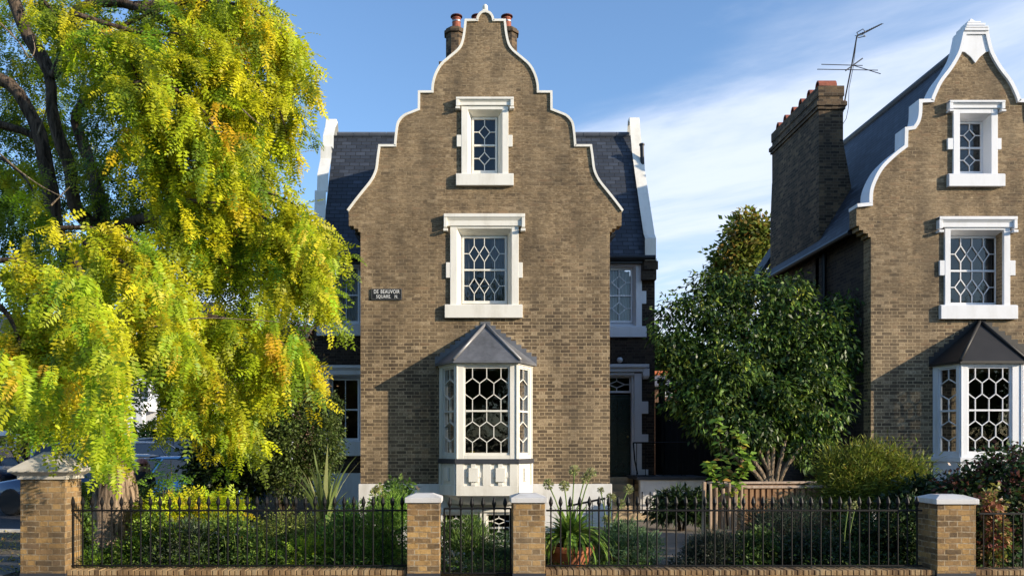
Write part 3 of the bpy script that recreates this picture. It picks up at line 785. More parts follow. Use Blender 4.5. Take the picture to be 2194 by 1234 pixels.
# chimneys: octagonal stacks
m=MB(); yc=23.4
PXC=lambda p:PX(p,yc); zc=PZ(66,yc)
cxs=[975,1030,1088]
for c in cxs:
    m.lathe([(.275,8.6),(.275,zc-.35),(.275,zc-.16),(.325,zc-.15),(.325,zc-.07),(.29,zc-.06),(.27,zc)],(PXC(c),yc,0),8,rot=PI/8)
m.box(PXC(952)-.1,PXC(1110)+.1,yc-.36,yc+.36,8.6,PZ(150,yc)); m.box(PXC(952)-.14,PXC(1110)+.14,yc-.40,yc+.40,PZ(150,yc),PZ(146,yc))
ch=m.build('chimney',M['brick_stack'],house)
for c,dx in ((978,0),(1030,-.1),(1086,0)):
    q=MB(); q.lathe([(.15,-.02),(.155,.04),(.125,.08),(.115,.30),(.125,.31),(.125,.34),(.10,.36),(.10,.33)],(PXC(c)+dx,yc,zc),16)
    pt=q.build('chimney_pot',M['pot_red'],ch,smooth=False)
    q=MB(); q.lathe([(.128,.22),(.128,.25)],(PXC(c)+dx,yc,zc),16,cap=False); q.build('steel_band',M['steel_band'],pt)
    q=MB(); q.lathe([(0.02,.375),(.17,.375),(.165,.40),(.05,.425),(0,.43)],(PXC(c)+dx,yc,zc),16); q.build('pot_cowl',plain('dark_red_cowl',(.09,.03,.03),.5,.1,5,.1),pt)

# street sign
st=thing('street_sign','black enamel street nameplate with white capital lettering on the brown brick front','sign',P(828.5,631,YF))
m=MB(); m.box(bx(796),bx(861),YF-.03,YF-.002,bz(643),bz(619)); sp=m.build('plate',M['signblack'],st,bevel=.004)
m=MB(); 
for a in ((796.6,860.4,619.6,620.3),(796.6,860.4,641.8,642.5),(796.6,797.3,620.3,641.8),(859.7,860.4,620.3,641.8)): m.box(bx(a[0]),bx(a[1]),YF-.0335,YF-.0302,bz(a[3]),bz(a[2]))
m.build('border_line',plain('grey_enamel_line',(.16,.16,.16),.5,.1,30,.1),st)
def text(body,x0,x1,zc,h,y,parent,mat,off=.004):
    cu=bpy.data.curves.new('lettering','FONT'); cu.body=body; cu.size=1; cu.offset=.006; cu.extrude=.01; cu.space_character=1.08; cu.space_word=1.5
    o=bpy.data.objects.new('tmp_text',cu); COL.objects.link(o); dg=bpy.context.evaluated_depsgraph_get(); me=bpy.data.meshes.new_from_object(o.evaluated_get(dg))
    bpy.data.objects.remove(o)
    co=np.empty(len(me.vertices)*3); me.vertices.foreach_get('co',co); co=co.reshape(-1,3)
    a,b=co[:,0].min(),co[:,0].max(); c,d=co[:,1].min(),co[:,1].max()
    org=origin(parent)
    nx=x0+(co[:,0]-a)/(b-a)*(x1-x0); nz=zc-h/2+(co[:,1]-c)/(d-c)*h; ny=y-(co[:,2]+.01)*.15
    me.vertices.foreach_set('co',np.stack([nx-org.x,ny-org.y,nz-org.z],1).ravel()); me.update(); me.materials.clear(); me.materials.append(mat)
    q=bpy.data.objects.new('lettering',me); link(q,parent); ORG[q.name]=org; return q
text('DE BEAUVOIR',bx(801.5),bx(856.5),bz(625.4),.082,YF-.031,st,M['lettering'])
text('SQUARE.  N.',bx(806.5),bx(853),bz(636.4),.082,YF-.031,st,M['lettering'])
# globe lamp above the door
gl=thing('wall_lamp','small white globe lamp on the brick above the door hood','lamp',P(1328,771,YW-.15))
m=MB(); c=P(1328,771,YW-.16); r=.075
m.lathe([(r*math.sin(PI*k/10),-r*math.cos(PI*k/10)) for k in range(11)],c,16); m.build('globe',M['globe'],gl,smooth=True)
m=MB(); m.lathe([(.04,.06),(.04,.10),(.01,.11)],c,12); m.tube([(c[0],c[1],c[2]+.1),(c[0],YW,c[2]+.1)],.015,6); m.build('bracket',M['iron'],gl)
yp=thing('yellow_sponge','small yellow block on the inner sill of the white bay window','ornament',P(1012,968,YF-.35))
m=MB(); c=P(1012,970,YF-.42); m.box(c[0]-.045,c[0]+.045,c[1]-.03,c[1]+.03,c[2]-.03,c[2]+.035); 
yb=m.build('block',M['yellow'],yp,bevel=.008)

# =============== RIGHT HOUSE ===============
cxr=PX(2088,YF)
h2o=thing('brick_house','brown brick house at the right edge with white edged curved gable and black bay roof','house',(cxr,YF,0),group='Dutch gabled brick houses')
V1,vh1,vs1=window(h2o,'window',YF,(2034,2148,494,661),(2030,2137,506,655),.24,(2022,2161.5),(2006,2172.5,467,489),(2011,2173,559,591),(2011,2175,655,684.5),'dia',3,M['white2'])
V2,vh2,vs2=window(h2o,'window',YF,(2054,2121,245,381),(2050,2106,261,374),.24,(2040,2135),(2028,2146.5,220,235),(2028,2143,298,322),(2028,2148,375,402),'dia',1,M['white2'],hw=.26,drop=.09)
curtain(V2,vs2[0]+.05,vs2[1]-.05,vs2[3]-.16,vs2[3]-.03,vs2[4]+.1,M['curtain_grey'],waves=2,amp=.005)
curtain(V1,vs1[1]-.22,vs1[1]-.05,vs1[2]+.05,vs1[3]-.05,vs1[4]+.12,M['curtain_grey'],waves=3)
prof2=[(253,445),(221,442),(220,412),(211,386),(196,361),(170,335.5),(146,317),(145,281),(130,279),(121,266),(116,248),(115,222),(90,221),(86,208),(72,179),(50,149.5),(33,120),(26,98.5),(21,76),(0,76)]
kneel2=[(222,508),(228,508),(228,500),(238,500),(238,493),(247,493),(247,484),(253,484)]
bay_hole2=[(bx(2052),bz(970)),(bx(2190),bz(970)),(bx(2190),bz(795)),(bx(2052),bz(795))]
fw2,cop2,path2,hw2=gable_block(h2o,cxr,YF,222,prof2,kneel2,[vh1,vh2,bay_hole2],6,.33,M['brick_main'],M['white2'],.07,.36,.06,-.3)
c2=cop2.build('gable_coping',M['white2'],h2o,bevel=.006)
m=MB()
zt=bz(76)
sh=[(cxr-.215,zt),(cxr+.215,zt),(cxr+.30,bz(112)),(cxr+.22,bz(114)),(cxr+.10,bz(124)),(cxr,bz(137)),(cxr-.10,bz(124)),(cxr-.22,bz(114)),(cxr-.30,bz(112))]
m.prism(sh,YF-.03,YF-.001)
m.box(cxr-.26,cxr+.26,YF-.09,YF+.38,zt+.06,zt+.12)
for k,(w_,a,b) in enumerate(((.24,.12,.17),(.20,.19,.25),(.14,.27,.32))): 
    m.frustum(cxr-w_+.03,cxr+w_-.03,YF+.14-w_+.03,YF+.14+w_-.03,zt+a-.02,cxr-w_,cxr+w_,YF+.14-w_,YF+.14+w_,zt+a); m.box(cxr-w_,cxr+w_,YF+.14-w_,YF+.14+w_,zt+a,zt+b-.015)
m.frustum(cxr-.09,cxr+.09,YF+.05,YF+.23,zt+.305,cxr-.015,cxr+.015,YF+.125,YF+.155,zt+.42)
m.build('pyramid_finial',M['white2'],c2,bevel=.006)
m=MB(); xl2=cxr-hw2; xr2=cxr+hw2; yb2=24.7
m.box(xl2,xl2+.3,YF+.33,yb2,-.3,6.5); m.box(xr2-.3,xr2,YF+.33,yb2,-.3,6.5); m.box(xl2+.3,xr2-.3,yb2-.3,yb2,-.3,6.5)
# projecting pier on the flank
m.box(xl2-.07,xl2-.001,20.2,20.6,-.3,6.38); m.box(xl2-.07,xl2-.001,23.4,23.8,-.3,6.38)
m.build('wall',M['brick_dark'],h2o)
m=MB(); m.wall([(xl2+.32,-.3),(xr2-.32,-.3),(xr2-.32,6.7),(cxr,9.9),(xl2+.32,6.7)],[],20.6,20.7); m.box(xl2+.32,xr2-.32,YF+.34,20.58,4.4,4.5); m.box(xl2+.32,xr2-.32,YF+.34,20.58,1.0,1.1); m.build('interior_wall',M['interior'],h2o)
m=MB(); exr=cxr-8.42
m.quad_slab((cxr-exr,YF+.3,6.5),(cxr-exr,24.0,6.5),(cxr,24.0,10.5),(cxr,YF+.3,10.5),-.09)
m.quad_slab((cxr+exr,YF+.3,6.5),(cxr,YF+.3,10.5),(cxr,24.9,10.5),(cxr+exr,24.9,6.5),-.09)
m.quad_slab((cxr-exr-.22,24.0,6.45),(cxr-exr-.22,24.9,6.45),(cxr,24.9,10.5),(cxr,24.0,10.5),-.10)
r2=m.build('roof',M['slate'],h2o)
m=MB(); m.tube([(cxr,YF+.36,10.52),(cxr,24.9,10.52)],.09,8); m.build('ridge_tiles',plain('ridge_tile_dark',(.07,.075,.085),.5,.2,3,.2),r2)
m=MB(); m.tube([(8.38,YF+.36,6.44),(8.38,24.9,6.44)],.065,8); m.tube([(xl2-.08,20.1,6.4),(xl2-.08,20.1,0)],.05,8); m.build('gutter',M['gutter'],h2o)
m=MB()
m.box(cxr-hw2-.04,PX(2001,YF)-.02,YF-.05,YF-.001,-.3,bz(1026)); m.box(xl2-.04,xl2-.08+.03,YF,YF+.1,-.3,bz(1026))
m.box(PX(2195,YF),cxr+hw2+.04,YF-.05,YF-.001,-.3,bz(1026))
m.build('plinth',M['plinth'],h2o,bevel=.008)
yq=YF-.66
bay(h2o,YF,bx(1999),bx(2226),PX(2057.5,yq),PX(2190,yq),.66,PZ(979,yq),PZ(780,yq),PZ(1110,yq),PZ(779,yq),(bx(2098),bz(690)),.09,M['white2'],M['black_lead'],M['black_lead'],M['white2'],
    [(.13,.10),(.16,.20),(.10,.13)],False,win_z=(PZ(972,yq),PZ(785,yq)),step_flash=True)
# big chimney stack with clay caps
m=MB()
m.box(xl2-.05,xl2+.55,20.45,23.6,6.0,10.35)
m.box(xl2-.07,xl2+.72,20.40,23.68,5.6,8.15); m.frustum(xl2-.07,xl2+.72,20.40,23.68,8.15,xl2-.052,xl2+.555,20.445,23.61,9.2)
m.box(xl2-.09,xl2+.59,20.41,23.64,10.02,10.10); m.box(xl2-.12,xl2+.62,20.38,23.67,10.10,10.20); m.box(xl2-.07,xl2+.57,20.43,23.62,10.351,10.60)
st2=m.build('chimney',M['brick_stack'],h2o)
for i in range(6):
    y=20.62+i*.53
    q=MB(); n=9; xa,xb=xl2-.02,xl2+.42
    o_=[(y+.13*math.cos(PI*k/(n-1)),10.60+.20*math.sin(PI*k/(n-1))) for k in range(n)]; i_=[(y+.10*math.cos(PI*k/(n-1)),10.60+.165*math.sin(PI*k/(n-1))) for k in range(n)]
    for k in range(n-1):
        for (a,b) in ((o_[k],o_[k+1]),(i_[k],i_[k+1])): q.face([(xa,a[0],a[1]),(xa,b[0],b[1]),(xb,b[0],b[1]),(xb,a[0],a[1])])
        for xx in (xa,xb): q.face([(xx,*o_[k]),(xx,*o_[k+1]),(xx,*i_[k+1]),(xx,*i_[k])])
    q.build('clay_ridge_cap',M['pot_red'],st2)
# television aerial
yA=20.8; A=lambda a,b,dy=0:P(a,b,yA+dy)
an=thing('tv_aerial','thin metal television aerial with crossed rods on the tall brick chimney','aerial',A(1810,228))
m=MB(); m.tube([A(1806,240),A(1812,205),A(1825,140),A(1836,78)],.018,6); m.build('mast',M['iron'],an)
m=MB(); m.tube([A(1760,138.5),A(1848,141,.1)],.010,5); m.tube([A(1751,149),A(1881,151)],.010,5); m.tube([A(1829,141),A(1887,159,-.3)],.010,5); m.tube([A(1812,152,-.2),A(1848,126,.4)],.017,5)
m.build('crossed_rods',M['iron'],an)
m=MB(); a=Vector(A(1838,77)); b=Vector(A(1889,52,.5)); m.tube([a,b],.016,6)
for k in range(11):
    c=a.lerp(b,.08+.088*k); L=.26-.012*k; d=Vector((.6,-.75,-.12))*L; m.tube([c-d*.5,c+d*.5],.007,4)
m.build('yagi_boom',M['iron'],an)
m=MB(); c0=a.lerp(b,.12)
for s in (-1,1): 
    m.tube([c0+Vector((-.1,0,.04*s)),c0+Vector((.0,-.12,.07*s)),c0+Vector((.12,0,.05*s)),c0+Vector((.0,.12,.03*s)),c0+Vector((-.1,0,.04*s))],.012,5)
m.build('dipole_loop',M['steel_band'],an)
m=MB(); m.tube([A(1836,80),A(1828,145),A(1819,190),A(1818,230),A(1813,255),A(1806,266)],.007,4); m.build('cable',M['iron'],an)
m=MB(); c=A(1806,224); m.box(c[0]-.08,c[0]+.06,c[1]-.05,c[1]+.05,c[2]-.08,c[2]+.08); m.build('chimney_bracket',plain('rusty_bracket',(.12,.05,.03),.8,.3,20,.3),an,bevel=.01)
# ---------------- ground ----------------
def gz(x,y):
    def st(a,b,t): t=min(1,max(0,(t-a)/(b-a))); return t*t*(3-2*t)
    z=0
    k=st(-1.9,-1.2,x)*(1-st(1.9,2.3,x))*st(14.2,15.2,y)*(1-st(18.4,18.6,y)); z-=.62*k
    if x<-6: z+=.45*st(18,30,y)*st(-6,-8,-abs(x)*1.0 if False else x) if False else 0
    if y>18: z+=.40*st(18,28,y)*(1-st(-9,-6.5,x))
    return z
xs=[-400,-150,-60,-40]+[-30+1.0*i for i in range(18)]+[-12+.3*i for i in range(90)]+[16,20,30,60,150,400]
ys=[-400,-150,-60,-30,-10,0,5,9,10.5]+[11+.3*i for i in range(52)]+[27,28,30,33,40,60,100,200,400]
xs=sorted(set(xs)); m=MB(); g=[[m.pt((x,y,gz(x,y))) for x in xs] for y in ys]
for j in range(len(ys)-1):
    for i in range(len(xs)-1): m.f.append([g[j][i],g[j][i+1],g[j+1][i+1],g[j+1][i]])
tag(m.build('ground',M['soil'],recalc=False),kind='structure')
def sheet(name,x0,x1,y0,y1,dz,mat,nx=1,ny=1):
    m=MB(); g=[[m.pt((x0+(x1-x0)*i/nx,y0+(y1-y0)*j/ny,gz(x0+(x1-x0)*i/nx,y0+(y1-y0)*j/ny)+dz)) for i in range(nx+1)] for j in range(ny+1)]
    for j in range(ny):
        for i in range(nx): m.f.append([g[j][i],g[j][i+1],g[j+1][i+1],g[j+1][i]])
    return tag(m.build(name,mat,recalc=False),kind='structure')
sheet('road',-40,-8.3,17.0,120,.03,M['asphalt'],30,60)
sheet('pavement',-60,40,6.5,11.0,.004,M['pavement'])
m=MB(); m.box(-60,40,6.30,6.5,-.12,.012); tag(m.build('kerb',M['stone'],bevel=.01),kind='structure')
sheet('side_pavement',-60,-6.3,11.004,13.4,.004,M['pavement'])
sheet('verge',-40,-6.3,13.4,16.8,.006,M['litter'])
m=MB(); m.box(-40,-6.9,16.8,16.98,-.1,.06); tag(m.build('kerb',M['stone'],bevel=.01),kind='structure')
sheet('path',2.65,5.0,11.5,20.0,.008,M['paving'])
sheet('front_road',-400,400,-60,6.3,-.001+.003,M['asphalt'])
# ---------------- the big golden tree on the left ----------------
TY=13.5
tree=thing('locust_tree','tall golden-leaved tree with drooping feathery foliage filling the left side','tree',(PX(240,TY),TY,0))
LIMBS=[ # (pixel path, depth path, radius start, end)
 ([(246,1195),(248,1150),(247,1090),(246,1020),(234,920),(219,800),(213,680),(212,590),(214,515)],[13.5]*9,[.52,.41,.36,.31,.23,.20,.185,.19,.20]),
 ([(214,520),(206,490),(190,478),(160,440),(150,360),(129,306),(112,240),(105,160),(60,80),(22,-20)],[13.5,13.4,13.3,13.2,13.1,13,13,13.1,13.2,13.3],[.17,.15,.145,.135,.125,.12,.11,.10,.12,.12]),
 ([(190,620),(150,560),(118,490),(112,430),(101,372),(85,290),(61,238),(20,180),(-60,150)],[13.5,13.8,14,14,14,14,14,14,14],[.17,.16,.17,.16,.16,.145,.13,.13,.11]),
 ([(214,515),(218,455),(204,391),(188,335),(163,265),(170,235),(200,200),(255,186),(323,208)],[13.5,13.6,13.8,14,14,13.8,13.4,13,12.7],[.19,.17,.13,.12,.11,.10,.09,.08,.06]),
 ([(68,82),(95,126),(120,160),(150,48),(177,17),(218,6),(289,14),(380,60)],[13.1,13.1,13,12.6,12.5,12.5,12.3,12],[.12,.11,.09,.10,.09,.085,.08,.05]),
 ([(214,515),(250,490),(300,470),(330,470),(365,490),(401,515),(470,560),(560,590)],[13.5,13.2,12.6,12.3,12.1,12,11.8,11.6],[.15,.11,.10,.09,.085,.075,.05,.03]),
 ([(-20,262),(7,269),(54,283),(85,300)],[13.8,13.9,14,14],[.08,.08,.075,.07]),
 ([(204,391),(260,330),(340,280),(430,240),(520,230),(600,262)],[13.8,13.4,13,12.8,12.6,12.5],[.11,.09,.08,.06,.045,.02]),
 ([(289,14),(400,10),(500,40),(590,90)],[12.3,12.4,12.6,12.8],[.09,.07,.05,.02]),
 ([(213,680),(280,670),(360,690),(450,680),(560,690),(640,760)],[13.4,12.8,12.3,12,11.8,11.6],[.08,.06,.05,.03,.025,.012]),
 ([(214,560),(180,575),(120,600),(40,590),(-40,610)],[13.4,12.9,12,11,10],[.12,.10,.08,.06,.05]),
 ([(300,470),(420,420),(520,410),(640,450),(715,500)],[12.6,12.4,12.2,12,11.8],[.07,.06,.05,.03,.012]),
]
def subdiv(pts,k=3):
    P_=[Vector(p) for p in pts]; out=[P_[0]]
    for i in range(len(P_)-1):
        p0=P_[max(i-1,0)];p1=P_[i];p2=P_[i+1];p3=P_[min(i+2,len(P_)-1)]
        for j in range(1,k+1):
            t=j/k; out.append(.5*((2*p1)+(p2-p0)*t+(2*p0-5*p1+4*p2-p3)*t*t+(3*p1-p0-3*p2+p3)*t**3))
    return out
tr_=random.Random(4)
for i,(pp,yy,rr) in enumerate(LIMBS):
    pts=subdiv([P(x,y,d) for (x,y),d in zip(pp,yy)]); rad=list(np.interp(np.linspace(0,len(rr)-1,len(pts)),range(len(rr)),rr))
    rad=[r*(1 if i==0 else .80)*(1+tr_.uniform(-.05,.05)) for r in rad]
    m=MB()
    m.tube(pts,rad,14 if i==0 else 9)
    if i==0:   # fluted bark ridges
        seg=14
        for k in range(len(pts)):
            for j in range(seg):
                v=Vector(m.v[k*seg+j]); c=pts[k]; d=v-c; m.v[k*seg+j]=tuple(c+d*(1+.10*math.sin(j*2.7+k*.25)+.04*tr_.uniform(-1,1)+(.25*max(0,1-k/4)*abs(math.sin(j*1.3)))))
        trunk=m.build('trunk',M['bark'],tree,smooth=True)
    else: m.build('limb',M['bark_limb'],tree,smooth=True)
# thin bare twigs
m=MB()
for pp,d in (([(0,50),(40,90),(62,125),(75,105),(66,70)],11),([(0,330),(40,365),(90,400),(140,425)],10.5),([(110,440),(130,420),(150,400)],11),([(80,290),(100,230),(90,200)],12),([(60,680),(85,655),(102,632)],10),([(330,700),(420,682),(520,684),(600,690)],10),([(520,235),(545,258),(565,270)],11),([(240,520),(262,555),(270,600)],12)):
    pts=subdiv([P(x,y,d) for x,y in pp]); m=MB(); m.tube(pts,list(np.linspace(.012,.004,len(pts))),5); m.build('twig',M['bark_pale'],tree)

T_small=frond_template(6,1.0,.21,.52); T_big=frond_template(9,1.0,.21,.40)
GRN=[(.13,.20,.012),(.18,.26,.014),(.24,.32,.016),(.07,.12,.012)]
YEL=[(.46,.48,.014),(.58,.54,.016),(.36,.42,.014),(.66,.55,.018),(.66,.42,.022),(.15,.28,.018)]
GOLD=[(.50,.52,.02),(.58,.53,.02),(.38,.48,.018),(.62,.46,.03),(.26,.38,.018)]
# lobes: px,py,Y,rx,ry,n fronds,yellow share
LB=[
 (330,40,11.5,190,90,950,.7),(470,60,11.8,110,80,560,.65),(570,95,12,65,75,330,.5),(597,140,12.2,32,42,130,.35),(210,40,11.5,110,70,330,.7),(60,20,14.8,90,60,260,.3),(40,130,14.9,70,50,190,.3),
 (545,25,12,50,45,120,.6),
 (265,140,11.2,100,90,520,.7),(370,190,11.4,140,90,800,.65),(490,200,11.8,95,70,470,.6),(575,235,12,60,55,250,.6),(572,285,12,28,30,90,.5),
 (300,290,11.6,50,70,180,.55),(180,330,14.8,80,70,150,.15),(320,320,11.6,140,80,720,.6),(455,330,11.9,110,75,520,.55),(520,325,12.2,45,38,130,.4),(575,245,12.2,40,36,110,.6),
 (520,270,12.8,80,60,260,.2),
 (30,250,15.0,90,75,320,.2),(30,390,15.0,80,80,360,.1),(60,480,14.8,90,70,420,.08),(160,230,14.9,70,60,220,.2),(230,420,14.9,70,70,200,.15),(140,120,14.8,70,60,200,.3),
 (300,430,12,100,60,330,.5),(400,430,11.8,110,60,430,.55),(500,455,11.6,90,55,400,.65),(580,475,11.4,68,52,360,.7),(648,480,11.2,46,40,220,.75),(682,500,11.1,22,34,100,.85),
 (40,590,13.5,90,80,330,.1),(150,540,12.2,70,60,260,.5),(30,440,12.5,40,30,60,.5),
 (230,540,11.2,90,50,330,.75),(310,580,10.8,75,55,330,.8),(345,650,10.5,60,60,260,.85),
 (420,560,12.6,90,70,360,.2),(500,590,12.2,90,70,350,.35),(550,560,11.6,70,60,260,.75),(620,570,11.3,70,58,330,.7),(655,590,11.1,42,58,240,.8),(684,640,11,18,34,55,.9),(655,640,11.3,30,40,90,.6),
 (150,640,9.0,65,70,210,.8),(140,720,8.7,60,60,180,.8),(60,680,10,70,70,220,.6),(20,700,8.6,35,60,90,.8),
 (230,690,11.5,70,70,240,.4),(330,700,11.6,100,60,330,.4),(430,720,10.4,95,55,330,.75),(540,720,10.6,85,45,230,.55),(600,745,10.4,52,50,190,.8),(640,790,10.3,22,35,60,.85),
 (400,790,11.8,75,60,220,.85),(500,790,12,70,60,220,.8),(550,830,11.9,36,42,90,.85),(460,860,12.6,55,60,150,.85),(500,910,12.6,46,48,110,.9),(390,840,11.8,46,40,90,.85),(425,900,11.7,20,28,30,.9),
 (320,755,12.5,80,50,180,.25),(180,800,11.8,70,60,230,.3),(80,790,11,80,70,260,.4),
 (100,830,9.6,40,50,90,.7),(125,855,9.3,28,40,45,.75),(40,820,8.4,40,60,80,.8),(20,870,9.4,30,40,50,.6),(60,850,9.8,40,40,60,.5),(175,850,10.4,26,40,45,.5),
 (-90,300,13,90,200,260,.4),(-90,700,11,80,200,260,.5),(-60,60,13,60,80,90,.4),(200,-90,12,250,70,330,.6),(430,-70,12,120,60,150,.6),
 (330,530,14.8,120,70,220,.05),(560,650,13,70,45,110,.2),(150,760,13.8,100,60,180,.1),
]
qs=[];cs=[]
for (px,py,Y,rx,ry,n,ys_) in LB:
    if py<1000 and Y<14.3: Y=Y+(1.3 if Y>9.5 else .8); n=int(n*.42); ys_=ys_*.55; rx*=.93; ry*=.9  # deeper lobes turn greener, painting the crown's inner shade into leaf colour
    s=Y/F; c=np.array(P(px,py,Y)); R=np.array([rx*s,min(rx,ry)*s*.9+.15,ry*s])
    n=int(n*1.75)
    # sprays: fronds grouped on drooping twigs
    ns=max(2,n//16); d=unit(rng.normal(size=(ns,3))*np.array([1,.9,1])+np.array([0,-.25,.15]))
    rad=np.where(rng.random(ns)<.35,rng.random(ns)*.7,.72+.26*rng.random(ns))
    st=c+d*R*rad[:,None]
    k=np.repeat(np.arange(ns),16)[:n]; m_=len(k)
    fall=rng.random(m_)*(.52 if ry>=30 else .28)
    outw=unit(d*np.array([1,1,0])+rng.normal(size=(ns,3))*np.array([.5,.5,0]))
    pos=st[k]+outw[k]*(fall*.55)[:,None]+np.array([0,0,-1.])*fall[:,None]+rng.normal(size=(m_,3))*.07
    D=outw[k]*.75+rng.normal(size=(m_,3))*.55+np.array([0,0,-.55])
    N=np.array([0,-.55,.75])+rng.normal(size=(m_,3))*.4+outw[k]*.45
    S=(.18+.13*rng.random(m_))
    isy=rng.random(ns)<(ys_*1.12 if ys_>.3 else ys_)
    col=np.where(isy[:,None],pal_colors(YEL,ns,[.30,.24,.26,.07,.01,.12],.08),pal_colors(GRN,ns,None,.2))[k]
    q,cc=fronds(pos,D,N,S,col,T_small); qs.append(q);cs.append(cc)
# arching boughs with hanging sprays: (pixel path), depth start, depth end, fronds, spread px, hang m, yellow share
BO=[
 ([(250,60),(400,5),(540,20),(610,85),(640,165)],11.6,12,620,34,.55,.75),
 ([(160,30),(300,70),(420,80),(520,140),(575,240)],11.2,11.8,720,42,.6,.8),
 ([(320,-40),(430,-20),(520,-5),(580,40),(600,90)],11.8,12.2,380,36,.5,.7),
 ([(300,150),(420,130),(530,170),(590,220),(615,290)],11.3,12,640,34,.5,.85),
 ([(150,110),(205,70),(265,110),(300,190),(305,290)],11,11.2,440,34,.45,.8),
 ([(250,180),(340,180),(420,220),(470,300),(480,360)],11,11.2,560,42,.55,.75),
 ([(290,290),(400,270),(490,300),(535,340),(545,380)],11.5,12,500,34,.4,.65),
 ([(270,330),(320,320),(370,350),(420,400),(440,470)],11.6,11.8,430,36,.5,.6),
 ([(330,440),(450,405),(560,410),(640,445),(676,500)],11.6,11.1,640,26,.5,.85),
 ([(400,430),(500,440),(570,470),(620,520),(640,560)],11.2,11.2,420,34,.45,.7),
 ([(360,500),(480,500),(580,530),(640,560),(668,610)],11.5,11.1,640,30,.55,.85),
 ([(110,490),(200,490),(290,520),(340,580),(370,680)],10.9,10.4,680,32,.55,.85),
 ([(180,520),(260,560),(330,620),(400,720),(430,820)],10.6,10.4,560,40,.55,.85),
 ([(290,660),(400,670),(520,690),(600,730),(630,790)],11,11,560,28,.45,.85),
 ([(400,690),(480,720),(535,770),(560,820)],11,11.4,300,28,.3,.85),
 ([(330,700),(410,760),(470,850),(525,930)],12,13.7,480,34,.35,.9),
 ([(280,710),(340,770),(385,820),(415,880)],12,13.7,340,28,.25,.85),
 ([(-20,560),(50,560),(110,600),(150,680),(160,780)],9.4,9,420,34,.5,.75),
 ([(-20,640),(20,680),(50,760),(70,860)],9,9,320,32,.4,.85),
 ([(60,640),(100,700),(120,780),(125,860)],9.4,9.2,300,30,.4,.7),
 ([(160,560),(190,620),(210,700),(215,780)],8.8,8.4,260,32,.4,.85),
 ([(-20,330),(20,350),(60,390),(80,440)],12.4,12,180,24,.3,.5),
 ([(60,-30),(100,10),(130,50),(150,90)],12.2,12,170,26,.3,.5),
 ([(590,40),(615,90),(630,130)],12.2,12.2,90,14,.2,.7),
]
for (pp,Y0,Y1,n,sp,hang,ys_) in BO:
    cv=subdiv([P(x,y,Y0+(Y1-Y0)*i/(len(pp)-1)) for i,(x,y) in enumerate(pp)],6); cva=np.array([tuple(v) for v in cv]); N_=len(cv)
    mtw=MB(); mtw.tube(cv,list(np.linspace(.035,.006,N_)),6); mtw.build('branch',M['bark_limb'],tree,smooth=True)
    s=Y0/F; ntw=max(3,n//13); tt=rng.random(ntw)*(N_-1.001); ii=tt.astype(int); fr=(tt-ii)[:,None]
    base=cva[ii]*(1-fr)+cva[ii+1]*fr; tan=unit(cva[ii+1]-cva[ii])
    lat=rng.normal(size=(ntw,3))*np.array([1,1,.55])*sp*s*.62
    root=base+lat; tdir=unit(tan*.7+unit(lat)*.55+np.array([0,-.1,-.75])+rng.normal(size=(ntw,3))*.22); tl=hang*(.35+.9*rng.random(ntw))
    iy=rng.random(ntw)<ys_+.06; tc=np.where(iy[:,None],pal_colors(YEL,ntw,[.30,.26,.24,.09,.01,.10],.08),pal_colors(GRN,ntw,None,.2))
    tc=tc*.84+np.array([.36,.40,.016])*.16; k=np.repeat(np.arange(ntw),13); m_=len(k); u_=rng.random(m_)
    pos=root[k]+tdir[k]*(u_*tl[k])[:,None]+np.array([0,0,-.16])*(u_**2)[:,None]+rng.normal(size=(m_,3))*.03
    D=tdir[k]*.65+rng.normal(size=(m_,3))*.5+np.array([0,0,-.35]); Nn=np.array([.2,-.6,.7])+rng.normal(size=(m_,3))*.35
    q,cc=fronds(pos,D,Nn,.20+.11*rng.random(m_),tc[k]*(1+rng.normal(0,.1,(m_,1))),T_small); qs.append(q);cs.append(cc)
# long hanging strands close to the pavement
def strand(px,py,Y,length,lean,n,pal=GOLD,size=.27):
    n=int(n*1.0); a=np.array(P(px,py,Y)); t=np.sort(rng.random(n))
    pos=a+np.stack([lean*t+.05*np.sin(t*5+px),-.05*t,-length*t],1)+rng.normal(size=(n,3))*np.array([.055,.06,.04])
    ang=rng.random(n)*2*PI
    D=np.stack([np.cos(ang)*.42+rng.normal(size=n)*.12,np.sin(ang)*.4-.1,-1.0+.35*rng.normal(size=n)],1)
    N=np.tile(np.array([.15,-.9,.35]),(n,1))+rng.normal(size=(n,3))*.38
    return fronds(pos,D,N,size*(1.05-.15*t)*(.8+.4*rng.random(n)),pal_colors(pal,n,[.28,.14,.32,.02,.24],.1),T_big)
for a in ((235,735,7.4,1.0,-.02,50),(222,800,7.6,.72,.02,36),(250,790,7.2,.75,-.03,30),(240,760,7.0,.95,.0,38),(160,560,7.8,.75,.05,20),(205,570,7.8,.75,.05,22),(100,770,7.8,.40,.08,18),
          (25,740,7.2,.55,.02,22),(60,780,7.6,.38,.0,14),(330,560,9,1.0,.3,30),(460,860,12.8,.5,.05,22),(500,880,13.2,.42,.05,20),(520,840,11.3,.5,.1,18),(440,800,12.4,.6,.1,24),(630,700,10,.45,.10,18),
          (688,500,10.6,.36,.03,14),(690,590,10.6,.30,-.02,12),(640,450,10.6,.5,.05,18),(570,620,10.8,.5,0,18),(365,600,9.4,.9,.25,34)):
    q,cc=strand(*a); qs.append(q);cs.append(cc)
fol=quads_obj('foliage',np.concatenate(qs),np.concatenate(cs),M['leaf_locust'],tree)
print('locust quads',len(fol.data.polygons))
